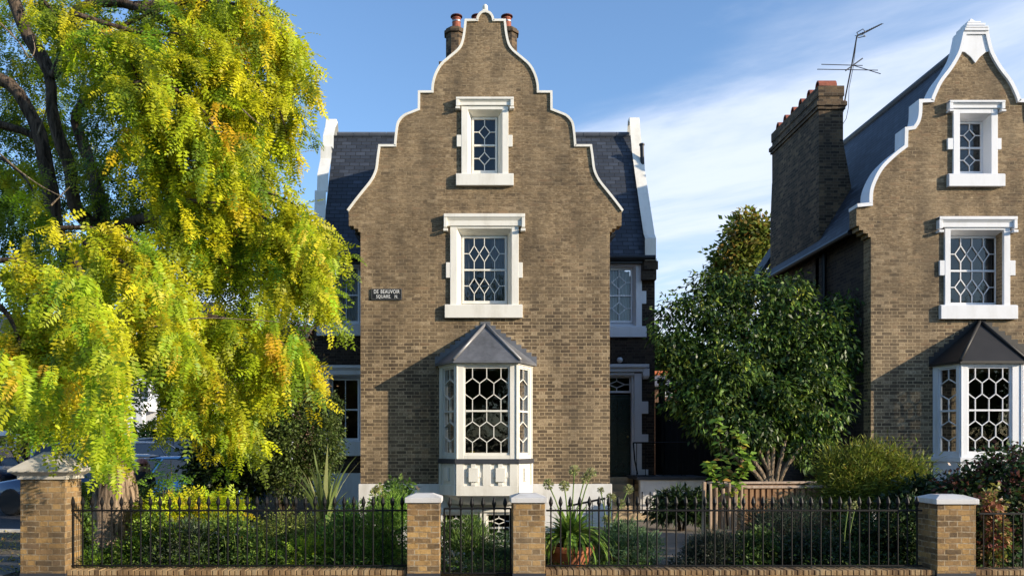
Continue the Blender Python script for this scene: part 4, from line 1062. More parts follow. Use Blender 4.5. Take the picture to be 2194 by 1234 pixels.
# ---------------- shrubs and garden plants ----------------
def stems(parent, base, tops, r0=.05, mat=None, name='stem', wob=.08):
    rr=random.Random(int(abs(base[0]*100))+7)
    for t in tops:
        b=Vector(base)+Vector((rr.uniform(-.12,.12),rr.uniform(-.1,.1),-.05)); t=Vector(t)
        mid=b.lerp(t,.45)+Vector((rr.uniform(-wob,wob),rr.uniform(-wob,wob),0))
        m=MB(); pts=subdiv([b,mid,t]); m.tube(pts,list(np.linspace(r0,r0*.35,len(pts))),7); m.build(name,mat or M['bark_dark'],parent,smooth=True)
def shrub(name,label,cat,lst,n,per,L,W,cr,pal,mat='leaf',wts=None,group=None,nst=3,stem=True,part='foliage',**kw):
    lb=lobes_px(lst,kw.pop('flat',.85)); 
    cx=sum(l[0]*l[3] for l in lb)/sum(l[3] for l in lb); cy=sum(l[1] for l in lb)/len(lb); 
    zb=gz(cx,cy)
    t=thing(name,label,cat,(cx,cy,zb),group)
    q,c=crown(lb,n,per,L,W,cr,pal,wts,zmin=zb+.01,**kw)
    quads_obj(part,q,c,M[mat],t)
    if stem:
        big=sorted(lb,key=lambda l:-l[3])[:nst]
        stems(t,(cx,cy,zb),[(l[0],l[1],l[2]) for l in big],.03+.012*max(l[3] for l in lb))
    return t,lb
DG=[(.020,.042,.012),(.030,.058,.014),(.045,.080,.018),(.015,.030,.010)]
MG=[(.065,.12,.022),(.10,.17,.03),(.15,.23,.04),(.04,.08,.018)]
LG=[(.16,.24,.03),(.22,.30,.035),(.11,.18,.03),(.07,.12,.02)]
GG=[(.09,.13,.075),(.13,.17,.10),(.06,.09,.05),(.17,.20,.12)]
# glossy laurel between the houses
lau,lbl=shrub('laurel_tree','large dark glossy-leaved evergreen shrub with several pale stems between the two houses','tree',
  [(1620,850,18.6,135,100),(1590,730,18.5,85,70),(1690,730,18.4,75,60),(1500,790,18.6,70,60),(1550,680,18.5,50,40),(1650,690,18.5,50,40),(1740,790,18.3,60,50),(1580,800,18.0,60,40),(1680,850,17.9,60,40),(1500,870,18.0,50,40),(1620,920,17.8,60,34),(1520,660,18.5,50,45),(1590,625,18.5,55,38),(1685,640,18.5,60,45),(1780,690,18.4,48,45),(1790,760,18.4,50,60),(1740,860,18.3,80,90),(1450,720,18.5,42,40),(1440,665,18.5,30,24),(1505,610,18.5,18,26),(1800,650,18.5,22,18),(1540,880,18.3,80,90),(1470,830,18.5,50,70),(1720,940,18.1,45,50),(1620,950,18.1,70,30),(1430,760,18.5,25,26),(1470,640,18.5,24,14),(1412,690,18.5,14,14),(1720,610,18.5,16,18),(1828,645,18.4,12,24),(1836,730,18.4,14,20),(1640,600,18.5,16,16),(1545,600,18.5,16,18)],
  3300,10,.145,.056,.14,[(.040,.080,.015),(.080,.140,.024),(.14,.22,.035),(.022,.045,.012),(.30,.36,.05)],'leaf_gloss',[.29,.32,.24,.12,.03],droop=.75,outw=.5,inner=.34,stem=False,rough=.26)
for i,(x,y,a,b) in enumerate(((1655,1030,1600,900),(1648,1030,1640,880),(1640,1030,1560,930),(1662,1030,1690,900),(1670,1030,1740,930),(1632,1030,1500,900),(1652,1030,1660,860))):
    m=MB(); p0=Vector(P(x,1100,18.1)); pts=subdiv([p0,Vector(P(x,y,18.0)),Vector(P((x*.5+a*.5),y-60,17.9)),Vector(P(a,b,18.3))]); m.tube(pts,list(np.linspace(.07,.035,len(pts))),8); m.build('stem',M['bark_pale'],lau,smooth=True)
# autumn tree far behind
def simple_tree(label,lst,n,per,L,W,cr,pal,group=None,trunk_r=.2,mat='leaf',name='tree',wts=None,**kw):
    lb=lobes_px(lst); cx,cy=lb[0][0],lb[0][1]
    t=thing(name,label,'tree',(cx,cy,gz(cx,cy)),group)
    q,c=crown(lb,n,per,L,W,cr,pal,wts,**kw); quads_obj('foliage',q,c,M[mat],t)
    m=MB(); pts=subdiv([(cx,cy,-.1),(cx+.1,cy,lb[0][2]*.5),(cx,cy,lb[0][2])]); m.tube(pts,list(np.linspace(trunk_r,trunk_r*.4,len(pts))),9); m.build('trunk',M['bark_dark'],t,smooth=True)
    for l in lb[1:4]:
        m=MB(); m.tube(subdiv([(cx,cy,lb[0][2]*.6),((cx+l[0])/2,(cy+l[1])/2,(lb[0][2]*.6+l[2])/2+.1),(l[0],l[1],l[2])]),list(np.linspace(trunk_r*.5,trunk_r*.15,7)),7); m.build('limb',M['bark_dark'],t,smooth=True)
    return t
simple_tree('slender tree turning orange and brown behind the tall chimney',[(1590,575,30,58,60),(1600,508,30,40,45),(1560,560,30,32,40),(1625,520,30,30,50),(1550,610,30,28,40),(1598,474,30,14,14),(1650,500,30,20,30)],620,9,.24,.13,.26,[(.15,.19,.03),(.20,.22,.035),(.30,.22,.04),(.09,.13,.02),(.34,.18,.04)],trunk_r=.22,wts=[.3,.25,.15,.22,.08],inner=.45)
simple_tree('green tree far behind the gap beside the front door',[(1430,790,45,60,40),(1415,760,45,30,24),(1480,780,45,50,50)],500,9,.4,.22,.5,MG,trunk_r=.3,group=None)
# evergreen bush beside the left wing
shrub('evergreen_bush','rounded dense dark evergreen bush in front of the left wing window','bush',
  [(650,930,15.2,82,88),(600,880,15.4,75,60),(690,880,15.3,42,38),(700,960,15.1,32,55),(590,970,15.1,70,70),(640,1020,15,70,50),(560,900,15.6,60,60)],
  2600,10,.06,.034,.085,[(.065,.10,.022),(.10,.14,.03),(.14,.185,.045),(.04,.06,.016)],inner=.28,outw=.8,flat=.9)
shrub('holly_bush','low very dark glossy bush under the golden tree','bush',[(480,970,15.8,80,75),(450,1010,15.6,50,50),(520,930,15.9,60,60),(500,1030,15.2,80,45)],900,9,.11,.06,.12,DG,'leaf_gloss',inner=.3)
tw,_=shrub('twiggy_shrub','tall brownish twiggy shrub against the dark left wing','bush',[(585,790,16.8,60,75),(620,720,16.8,40,45),(560,850,16.6,60,60),(640,700,16.8,30,50),(660,830,16.9,40,60)],800,8,.075,.03,.14,[(.10,.065,.035),(.06,.05,.025),(.05,.075,.02),(.13,.075,.04)],inner=.5)
# hedge seen behind the trunk
shrub('box_hedge','clipped green hedge behind the trunk of the golden tree','hedge',[(190,1075,15.0,50,40),(290,1075,15.0,60,36),(360,1080,15.0,60,36),(430,1085,15.0,60,40)],1300,9,.06,.034,.08,[(.10,.16,.025),(.14,.21,.03),(.20,.26,.03),(.05,.08,.015)],inner=.3)
# far bright hedge
shrub('clipped_hedge','sunlit clipped hedge in front of the far white house','hedge',[(330,930,33,45,20),(390,925,33,50,22),(450,925,33,50,22)],500,8,.16,.09,.2,LG,stem=False)
shrub('maple_shrub','red autumn shrub seen through the hanging golden leaves','bush',[(180,825,24,36,34),(160,850,24,22,20)],240,8,.13,.07,.14,[(.38,.09,.03),(.26,.07,.03),(.42,.16,.04)])
# low golden sprays behind the railing (same feathery leaf)
def feathery(name,label,cat,lst,n,pal,size,tm,wts=None,up=.3):
    lb=np.array(lobes_px(lst)); cx,cy=lb[:,0].mean(),lb[:,1].mean(); t=thing(name,label,cat,(cx,cy,gz(cx,cy)))
    pr=lb[:,3]*lb[:,5]; k=rng.choice(len(lb),n,p=pr/pr.sum()); d=unit(rng.normal(size=(n,3)))
    pos=lb[k,:3]+d*lb[k,3:6]*(.5+.5*rng.random(n))[:,None]; D=d*.8+rng.normal(size=(n,3))*.4+np.array([0,-.2,up]); N=np.array([0,-.5,.8])+rng.normal(size=(n,3))*.35
    q,c=fronds(pos,D,N,size*(.7+.6*rng.random(n)),pal_colors(pal,n,wts,.12),tm); quads_obj('foliage',q,c,M['leaf_locust'],t)
    stems(t,(cx,cy,gz(cx,cy)),[tuple(l[:3]) for l in lb],.015,M['bark_pale']); return t
feathery('golden_shrub','low bright yellow feathery shrub behind the left railing','bush',[(430,1082,13.0,76,13),(340,1098,13.2,40,15),(480,1098,12.9,45,14),(390,1106,12.8,60,14)],430,GOLD,.24,T_small,[.3,.2,.28,.05,.17],up=0)
feathery('locust_sapling','small fresh green feathery sapling beside the person','bush',[(358,1012,13.6,32,20),(366,985,13.6,20,14),(350,1050,13.5,36,20)],36,[(.14,.30,.03),(.20,.36,.04)],.24,T_small)
feathery('nandina_bush','low lime-green shrub low down behind the left railing','bush',[(655,1190,11.9,50,26),(690,1180,11.9,30,20)],150,[(.30,.42,.03),(.22,.34,.03),(.14,.22,.03)],.15,T_small)
feathery('nandina_bush','small lime-green shrub at the foot of the stone-capped pier','bush',[(178,1205,11.7,36,24)],90,[(.28,.42,.03),(.16,.30,.03)],.15,T_small)
# border plants behind the left railing, left to right
BL=[('ivy_clump','dark ivy clump against the foot of the golden tree trunk',[(225,1205,12.2,60,18),(165,1140,12.2,22,60)],420,.06,.045,LG[2:]+MG,{}),
 ('leafy_shrub','light green leafy shrub right of the trunk behind the railing',[(330,1145,12.3,42,42),(300,1190,12.1,60,35)],560,.065,.032,[(0.165,0.272,0.036),(0.264,0.384,0.048),(0.099,0.160,0.024)],{}),
 ('lavender_clump','grey-green lavender clump behind the left railing',[(400,1170,12.0,60,50),(350,1195,11.9,40,30)],560,.09,.02,LG[2:]+GG,dict(spiky=.4)),
 ('rose_bush','mid-green leafy rose bush behind the middle of the left railing',[(500,1160,12.2,60,45),(540,1185,12,50,35),(470,1130,12.5,40,25)],620,.065,.034,[(0.116,0.192,0.036),(0.181,0.272,0.048),(0.066,0.112,0.024)],{}),
 ('olive_shrub','fine-leaved olive green shrub left of the spiky plant',[(600,1150,12.4,55,50),(650,1150,12.6,50,50)],760,.045,.02,[(0.165,0.208,0.048),(0.231,0.288,0.060),(0.099,0.128,0.036)],{}),
 ('fern_clump','soft green ferny clump below the spiky plant',[(735,1160,12.2,55,55),(700,1200,11.9,40,25),(760,1115,12.6,40,35)],800,.06,.02,[(0.116,0.224,0.036),(0.181,0.320,0.048),(0.066,0.128,0.024)],dict(up=.3)),
 ('fennel_clump','tall feathery green clump beside the left gate pier',[(825,1140,12.0,45,65),(850,1100,12.2,22,50),(800,1190,11.9,50,30)],900,.09,.012,[(.07,.15,.025),(.11,.22,.035),(0.264,0.416,0.060)],dict(spiky=.45))]
for nm,lab,ls_,n,L,W,pal,kw in BL: shrub(nm,lab,'plant',ls_,n,9,L,W,.075,pal,nst=2,**kw)
# flowers among the border
def flowers(name,label,pts,col,r=.018):
    c=P(*pts[0]); t=thing(name,label,'flower',(c[0],c[1],gz(c[0],c[1])))
    mt=plain(name+'_petal',col,.6,.1,30,.02); mg=M['stemgreen']
    for (px,py,Y) in pts:
        c=P(px,py,Y); m=MB()
        for k in range(5):
            a=k*2*PI/5; m.lathe([(0,-.002),(r*.55,0),(0,.004)],(c[0]+r*math.cos(a)*.8,c[1]-.01,c[2]+r*math.sin(a)*.8),6)
        f=m.build('blossom',mt,t)
        m=MB(); m.tube([(c[0],c[1]+.01,c[2]),(c[0]+.02,c[1]+.03,c[2]-.15),(c[0],c[1]+.05,c[2]-.5)],.003,4); m.build('stalk',mg,t)
M['stemgreen']=plain('green_stem',(.13,.20,.04),.6,.2,20,.1)
rr=random.Random(9)
flowers('geranium_flowers','scattered small lilac and white flowers in the left border',[(rr.uniform(380,560),rr.uniform(1125,1165),11.8) for _ in range(8)],(.50,.42,.62))
flowers('daisy_flowers','small white daisies seen through the iron gate',[(rr.uniform(955,1020),rr.uniform(1180,1225),11.6) for _ in range(18)],(.75,.75,.72),.014)
flowers('orange_flowers','tiny orange blooms above the border beside the left gate pier',[(893,1043,12.3),(897,1047,12.3),(500,1140,11.8),(520,1150,11.8),(475,1128,11.9)],(.75,.30,.03),.014)
# spiky phormium
def blades(parent,base,n,L,W,lean,cols,mat='leaf',seed=1,name='strap_leaf',single=True,curl=.5,az=None):
    r_=random.Random(seed); Q=[];C=[]
    for i in range(n):
        a=r_.uniform(0,2*PI) if az is None else r_.uniform(*az); l=L*r_.uniform(.55,1.05); w=W*r_.uniform(.7,1.2); le=lean*r_.uniform(.15,1.2)
        b=np.array(base)+np.array([math.cos(a)*.06,math.sin(a)*.06,0])*r_.uniform(0,1.6); o=np.array([math.cos(a),math.sin(a),0]); sd_=np.array([-math.sin(a),math.cos(a),0])
        tw=r_.uniform(-.8,.8); sd_=unit(sd_+np.array([0,0,tw*.3])+o*tw*.6)
        N_=7; pr=[]
        for k in range(N_+1):
            t=k/N_; th=le*(t+curl*t*t); p=b+o*(l*math.sin(th)*t)+np.array([0,0,l*t*math.cos(min(th,1.9))]); ww=w*(1-t**2.2)*(.6+.8*min(1,t*3))*.5+.001
            pr.append((p-sd_*ww,p+sd_*ww))
        c=np.array(r_.choice(cols))*r_.uniform(.8,1.2)
        for k in range(N_): Q.append([pr[k][0],pr[k][1],pr[k+1][1],pr[k+1][0]]); C.append(c)
    return quads_obj(name,np.array(Q),np.array(C),M[mat],parent)
c=P(695,1120,13.4); ph=thing('flax_plant','spiky plant with tall upright sword leaves behind the left railing','plant',(c[0],c[1],0))
blades(ph,(c[0],c[1],.25),40,1.5,.062,.40,[(.26,.32,.10),(.20,.26,.08),(.36,.38,.16),(.14,.19,.06)],seed=3,name='sword_leaves',curl=.1)
blades(ph,(c[0],c[1],.05),26,.95,.055,.9,[(.14,.19,.06),(.10,.14,.05)],seed=4,name='outer_leaves',curl=.3)
for i,(px,lab) in enumerate(((530,'small clump of strap leaves below the dark bush'),(590,'pale-edged strap leaves left of the spiky plant'))):
    c=P(px,1130,13.6); t_=thing('iris_clump',lab,'plant',(c[0],c[1],0)); blades(t_,(c[0],c[1],.0),22,.6,.03,.5,[(.14,.20,.06),(.20,.26,.10)],seed=20+i,name='leaves',curl=.2)
# seen through the gate
shrub('rosemary_bush','upright bright green rosemary bush seen through the iron gate','bush',[(1000,1160,13.2,40,48),(960,1170,13.3,30,50),(1035,1165,13.3,26,35)],620,9,.10,.012,.06,[(.13,.22,.05),(.18,.28,.06),(.08,.14,.04)],spiky=.65,nst=2)
shrub('rosemary_bush','blue-green rosemary bush at the right of the gate opening','bush',[(1075,1190,13.0,32,48),(1100,1210,12.8,40,30)],480,9,.08,.012,.06,[(.05,.10,.045),(.08,.14,.06)],spiky=.5,nst=2)
shrub('daisy_clump','low grey-green clump with white daisies inside the gate','plant',[(960,1215,12.4,36,30),(1010,1225,12.2,30,20)],340,8,.05,.02,.06,GG,nst=1)
# variegated shrub and tall flowers between wall and left gate pier
shrub('hydrangea_bush','loose green bush with fading flower heads left of the gate','bush',[(850,1055,14.2,34,24),(830,1090,14,36,30)],160,8,.09,.055,.09,[(.08,.15,.03),(.12,.20,.04)],nst=2)
# ---- agapanthus ----
def umbel(parent,px,py,Y,r,base,seed,cols):
    c=Vector(P(px,py,Y)); r_=np.random.default_rng(seed); n=85
    d=unit(r_.normal(size=(n,3))+np.array([0,0,.25])); 
    Q=leaf_quads(np.tile(np.array(c),(n,1))+d*r*.55,d+r_.normal(size=(n,3))*.1,r_.normal(size=(n,3)),np.full(n,r*.5),np.full(n,r*.24))
    Q2=leaf_quads(np.tile(np.array(c),(n,1)),d,r_.normal(size=(n,3)),np.full(n,r*.75),np.full(n,.006))
    C=np.array(cols)[r_.integers(0,len(cols),n)]
    h=quads_obj('flower_head',np.concatenate([Q,Q2]),np.concatenate([C,C*.8]),M['leaf'],parent)
    m=MB(); b=Vector(base); m.tube(subdiv([b,b.lerp(c,.5)+Vector(((c.x-b.x)*-.15,0,.05)),c]),[.009]*7,6); m.build('flower_stalk',M['stemgreen'],parent,smooth=True)
UC=[(.34,.38,.14),(.44,.45,.20),(.26,.30,.10),(.40,.36,.22)]
c=P(1222,1190,12.0); pot=thing('flower_pot','large round terracotta pot behind the railing right of the gate','pot',(c[0],c[1],0))
m=MB(); m.lathe([(0,.02),(.22,.02),(.245,.04),(.295,.18),(.315,.23),(.32,.235),(.35,.24),(.355,.30),(.34,.32),(.31,.32),(.305,.27),(.0,.26)],(c[0],c[1],.0),28); m.build('pot_body',M['terracotta'],pot,smooth=False)
m=MB(); m.lathe([(.0,.265),(.30,.265),(.30,.275),(0,.285)],(c[0],c[1],0),16); m.build('potting_soil',M['soil'],pot)
ag=thing('agapanthus','strap-leaved plant with pale seed heads growing in the terracotta pot','plant',(c[0],c[1],.28))
blades(ag,(c[0],c[1],.28),250,.66,.056,1.25,[(.14,.26,.03),(.20,.34,.04),(.09,.17,.025),(.28,.38,.07)],seed=8,name='leaves',curl=.45)
for i,(x,y) in enumerate(((1175,1037),(1209,1041),(1231,1008),(1253,1025),(1267,1012))): umbel(ag,x,y,12.0,.088,(c[0]+(x-1222)*.002,c[1],.4),i+1,UC)
c=P(1305,1190,12.6); ag2=thing('agapanthus','group of short agapanthus seed heads above the blue-green bush','plant',(c[0],c[1],0))
for i,(x,y) in enumerate(((1287,1050),(1346,1048),(1309,1066),(1329,1080),(1300,1113))): umbel(ag2,x,y,12.6,.085 if i else .06,(c[0],c[1],.05),i+11,UC)
blades(ag2,(c[0],c[1],.0),40,.5,.03,1.0,[(.08,.15,.03),(.12,.2,.04)],seed=9,name='leaves',curl=.45)
c=P(815,1180,13); ag3=thing('agapanthus','pale agapanthus heads between the railing and the white plinth at left','plant',(c[0],c[1],0))
for i,(x,y) in enumerate(((803,1053),(824,1066),(840,1068),(812,1045))): umbel(ag3,x,y,13,.08,(c[0],c[1],.05),i+21,[(.42,.44,.14),(.50,.47,.20),(.34,.38,.10)])
blades(ag3,(c[0],c[1],.0),40,.5,.03,1.0,[(.08,.15,.03),(.12,.2,.04)],seed=10,name='leaves',curl=.45)
c=P(1860,1200,12.3); ag4=thing('agapanthus','two pale seed heads on bent stalks near the right-hand pier','plant',(c[0],c[1],0))
for i,(x,y) in enumerate(((1818,1083),(1833,1082))): umbel(ag4,x,y,12.2,.07,(P(1806,1,12.2)[0]+i*.06,12.2,.0),i+31,UC)
blades(ag4,(P(1810,1,12.2)[0],12.25,.0),30,.45,.03,1.0,[(.06,.11,.03),(.09,.15,.03)],seed=12,name='leaves',curl=.45)
# blue-green euphorbia
shrub('euphorbia_bush','rounded blue-green euphorbia bush beside the terracotta pot','bush',[(1345,1165,12.3,55,45),(1300,1185,12.1,50,38),(1385,1185,12.2,35,36),(1340,1140,12.4,28,24)],420,16,.075,.014,.05,[(.11,.19,.085),(.15,.24,.11),(.08,.14,.06)],nst=3,outw=.9,droop=-.1,inner=.2)
# dark rhododendron by the white retaining wall
shrub('rhododendron_bush','low very dark leafy bush in front of the white retaining wall','bush',[(1455,1072,17.3,46,18),(1440,1092,17.0,46,18),(1490,1085,17,30,26)],300,9,.17,.05,.1,DG,'leaf_gloss',droop=.3)
# golden green conifer
shrub('conifer_bush','feathery golden-green conifer bush in front of the right-hand house','bush',
  [(1850,1025,14.0,78,48),(1800,1015,14.0,44,34),(1905,1022,14.0,52,34),(1850,985,14,40,24),(1930,1020,14,36,24),(1860,1060,13.8,90,45),(1800,1060,13.8,40,40),(1900,985,14,26,20),(1955,1000,13.9,26,10),(1775,990,14,18,12),(1950,1035,13.8,30,10)],
  2300,11,.11,.016,.16,[(.13,.17,.022),(.19,.23,.03),(.28,.30,.04),(.08,.11,.018),(.26,.20,.03)],wts=[.3,.28,.22,.16,.04],droop=.05,up=.15,inner=.28,rough=.5)
# bramble hedge at the right edge
shrub('mixed_hedge','tall dark green and wine-red leafy hedge behind the right-hand pier','hedge',
  [(2060,1060,12.6,50,40),(2100,1040,12.8,50,36),(2150,1010,12.6,50,50),(2185,990,12.8,30,30),(2110,1120,12.4,60,60),(2170,1110,12.3,60,80),(2060,1150,12.5,50,60),(2130,1190,12.0,80,40),(2050,1045,12.8,36,24),(2240,1050,12.6,70,80),(2330,1050,12.6,80,90),(2420,1050,12.6,80,90)],
  2600,9,.085,.05,.11,[(.025,.05,.015),(.04,.075,.02),(.06,.10,.025),(.10,.035,.03),(.14,.05,.035),(.12,.14,.03)],'leaf_gloss',wts=[.32,.25,.15,.12,.08,.08],inner=.3)
shrub('bramble_shrub','trailing reddish bramble just right of the right-hand pier','bush',[(2125,1080,11.9,20,40),(2135,1150,11.8,22,50),(2118,1190,11.7,18,30)],160,8,.075,.05,.06,[(.30,.10,.06),(.24,.22,.05),(.12,.17,.04),(.34,.20,.10)],nst=1)
shrub('laurel_bush','low dark bush left of the right-hand pier cap','bush',[(1975,1062,13.2,46,30),(1940,1090,13.2,50,30),(2005,1075,13.3,30,28)],420,9,.10,.045,.1,DG,'leaf_gloss')
# border plants behind the right railing, their shade painted in as darker greens
GD=[(.05,.07,.045),(.07,.09,.06),(.035,.05,.03),(.09,.10,.07)]
MD=[(.045,.085,.018),(.07,.12,.022),(.10,.16,.03),(.03,.06,.015)]
BR=[('catmint_clump','grey-green catmint clump right of the paved path',[(1505,1190,12.2,36,34),(1470,1212,12,34,16)],GD,.05,.022),
 ('lavender_clump','dim grey lavender clump in front of the bundle of stakes',[(1530,1185,12.1,50,38)],GD,.09,.012),
 ('sedum_clump','dark green clump in front of the wooden planter',[(1620,1180,12.2,60,40),(1590,1200,12,40,25)],MD,.06,.035),
 ('heather_clump','dark blue-green feathery mound before the planter slats',[(1690,1120,13.0,75,50),(1640,1130,13.0,50,50)],[(.035,.055,.035),(.05,.075,.045),(.025,.04,.025)],.07,.014),
 ('periwinkle_clump','dark trailing clump in the middle of the right border',[(1740,1185,12.1,70,40)],DG+GD[:2],.06,.03),
 ('geranium_clump','dark border clump under the golden-green conifer',[(1850,1160,12.6,80,55),(1830,1200,12.0,60,28)],DG+MD[:1],.065,.04),
 ('ivy_clump','dark ivy clump at the foot of the right-hand pier',[(1930,1160,12.2,44,60),(1950,1120,12.4,36,50)],DG,.06,.045)]
for nm,lab,ls_,pal,L,W in BR: shrub(nm,lab,'plant',ls_,520,9,L,W,.08,pal,nst=2,spiky=.35 if W<.02 else 0)
# sapling in front of the planter
c=P(1565,1150,13.3); sp_=thing('magnolia_sapling','young sapling with large yellowing green leaves rising from the stakes','tree',(c[0],c[1],0))
r2_=random.Random(5)
SP=[[(1560,1140),(1552,1050),(1545,980),(1540,900)],[(1575,1140),(1580,1040),(1585,980),(1580,930)],[(1556,1080),(1530,1020),(1522,995)],[(1578,1040),(1600,1000),(1606,975)],[(1570,1080),(1576,1045),(1560,1010)]]
Qc=[];Dc=[];Nc=[];Lc=[];Cc=[]
for path_ in SP:
    pts=subdiv([P(x,y,13.3+r2_.uniform(-.1,.1)) for x,y in path_]); m=MB(); m.tube(pts,list(np.linspace(.014,.004,len(pts))),6); m.build('stem',M['bark_dark'],sp_,smooth=True)
    for p in pts[2:]:
        for k in range(9):
            a=r2_.uniform(0,2*PI); Qc.append(p+Vector((r2_.uniform(-.05,.05),0,r2_.uniform(-.05,.05)))); Dc.append((math.cos(a),math.sin(a)*.7-.1,r2_.uniform(-.5,.4))); Nc.append((r2_.uniform(-.4,.4),-.6,.8)); Lc.append(r2_.uniform(.10,.17)); Cc.append(r2_.choice([(.20,.33,.04),(.28,.42,.05),(.14,.24,.03),(.24,.38,.05),(.40,.42,.05),(.22,.36,.05),(.42,.24,.06)]))
quads_obj('leaves',leaf_quads(np.array([tuple(p) for p in Qc]),np.array(Dc),np.array(Nc),np.array(Lc),np.array(Lc)*.55),np.array(Cc),M['leaf'],sp_)
# ground cover
def cover(name,label,x0,x1,y0,y1,n,L,pal,hmax=.15):
    x=rng.uniform(x0,x1,n); y=rng.uniform(y0,y1,n); z=np.array([gz(a,b) for a,b in zip(x,y)])+rng.random(n)**2*hmax
    D=rng.normal(size=(n,3))*np.array([1,1,.3])+np.array([0,0,.5]); N=rng.normal(size=(n,3))*.5+np.array([0,0,1.])
    o=quads_obj(name,leaf_quads(np.stack([x,y,z],1),D,N,L*(.6+.8*rng.random(n)),L*.5*(.6+.6*rng.random(n))),pal_colors(pal,n,None,.25),M['leaf'],None)
    tag(o,label,'ground cover',kind='stuff')
cover('ground_cover','low mixed green ground cover over the left garden bed',-6.2,-1.2,11.3,17,26000,.06,MG+LG[2:],.22)
cover('ground_cover','dark ground cover over the right garden bed',4.6,12.5,11.3,17,22000,.06,DG+MG[:2],.2)
cover('ground_cover','low plants along the inside of the middle railing',-1.2,2.6,11.3,15,9000,.05,MG,.12)
cover('fallen_leaves','dry fallen leaves scattered on the verge and pavement at left',-12,-6.2,11.5,16.8,2600,.06,[(.30,.20,.06),(.22,.14,.06),(.40,.34,.08)],.02)
# distant trees closing the horizon
def far_wood(label,x0,x1,y,h,n,pal):
    nb=int((x1-x0)/3.2); cx=rng.uniform(x0,x1,nb); cz=h*rng.uniform(.35,.62,nb); r=h*rng.uniform(.28,.45,nb)
    k=rng.integers(0,nb,n); d=unit(rng.normal(size=(n,3))); c=np.stack([cx[k],np.full(n,y)+0*cx[k],cz[k]],1)+d*np.stack([r[k]*1.1,r[k],r[k]],1)
    c[:,2]=np.abs(c[:,2])
    tag(quads_obj('far_wood',leaf_quads(c,d+rng.normal(size=(n,3))*.5,d+rng.normal(size=(n,3))*.5,np.full(n,.9),np.full(n,.55)),pal_colors(pal,n,None,.3),M['leaf'],None),label,'trees',kind='stuff')
far_wood('belt of distant green trees beyond the houses',-75,75,72,9,26000,MG)
# trees of the square behind the photographer, mirrored in the window panes
for i,(x,y,h) in enumerate(((-3,-27,11),(4.5,-29,16.0),(12,-34,12),(-11,-28,14),(21,-28,12),(31,-30,13),(-22,-30,13),(40,-29,13),(50,-28,13))):
    t=thing('plane_tree',['broad tree across the road, reflected in the lower panes','tall tree across the road opposite the gate','tree across the road to the right of the gate','tree across the road at the far left','tree across the road opposite the right-hand house','last tree across the road beyond the right-hand house','outermost tree across the road at the left','tree across the road far to the right','outermost tree across the road far to the right'][i],'tree',(x,y,0),'trees in the square across the road')
    lb=[(x,y,h*.62,h*.34,h*.34,h*.36),(x-h*.2,y,h*.5,h*.24,h*.24,h*.22),(x+h*.2,y+.5,h*.55,h*.24,h*.24,h*.24)]
    q,c_=crown(lb,520,8,.6,.36,.6,MG); quads_obj('foliage',q,c_,M['leaf'],t)
    m=MB(); m.tube([(x,y,0),(x+.1,y,h*.3),(x,y,h*.6)],[.28,.2,.1],8); m.build('trunk',M['bark_dark'],t,smooth=True)

hd=thing('added_hedge','unseen long dark hedge added across the road, mirrored low in the bay windows','hedge',(8,-24,0))  # added out of view to block low sky reflections in the bay panes
q,c_=crown([(x,-24,1.3,2.6,1.0,1.5) for x in range(-24,64,3)],1900,7,.5,.3,.5,DG+MG[:1]); quads_obj('foliage',q,c_,M['leaf'],hd)
# ---------------- piers, railings, gate, planter, cars ----------------
YP=11.1
q_=lambda p:PX(p,YP); z_=lambda p:PZ(p,YP)
def pier(name,label,x0,x1,dep,top,capf,capm,group,base=True,y=YP,bm='brick_pier'):
    t=thing(name,label,'pillar',((x0+x1)/2,y+dep/2,0),group)
    m=MB(); m.box(x0,x1,y,y+dep,.0,top); m.build('shaft',M[bm],t,bevel=.006)
    if base:
        m=MB(); m.box(x0-.004,x1+.004,y-.004,y+dep+.004,-.02,.05); m.build('base_course',M['dark_sill'],t)
    m=MB(); capf(m,x0,x1,y,dep,top); m.build('cap_stone',M[capm],t,bevel=.008); return t
def flatcap(m,x0,x1,y,dep,top):
    a=.03; m.box(x0-a,x1+a,y-a,y+dep+a,top+.001,top+.07); m.frustum(x0-a,x1+a,y-a,y+dep+a,top+.07,x0+.10,x1-.10,y+.12,y+dep-.12,top+.12)
def pyrcap(m,x0,x1,y,dep,top):
    a=.05; m.box(x0-.03,x1+.03,y-.03,y+dep+.03,top+.001,top+.05); m.frustum(x0-.03,x1+.03,y-.03,y+dep+.03,top+.05,x0-a-.05,x1+a+.05,y-a-.05,y+dep+a+.05,top+.10)
    b=.115; m.box(x0-b,x1+b,y-b,y+dep+b,top+.10,top+.135)
    cx=(x0+x1)/2; cy=y+dep/2; m.frustum(x0-b,x1+b,y-b,y+dep+b,top+.135,cx-.09,cx+.09,cy-.04,cy+.04,top+.37)
pier('brick_pier','yellow brick pier with a broad pyramid stone cap at the left corner',q_(43),q_(140),.46,z_(1027),pyrcap,'stone',None)
pier('brick_pier','brick gate pier with flat white cap on the left side of the iron gate',q_(872),q_(942),.44,z_(1077),flatcap,'capstone','flat-capped brick piers')
pier('brick_pier','brick gate pier with flat white cap on the right side of the iron gate',q_(1099),q_(1168),.44,z_(1077),flatcap,'capstone','flat-capped brick piers')
pier('brick_pier','wide brick pier with flat white cap near the right edge',q_(2008),q_(2091),.48,z_(1080),flatcap,'capstone','flat-capped brick piers')
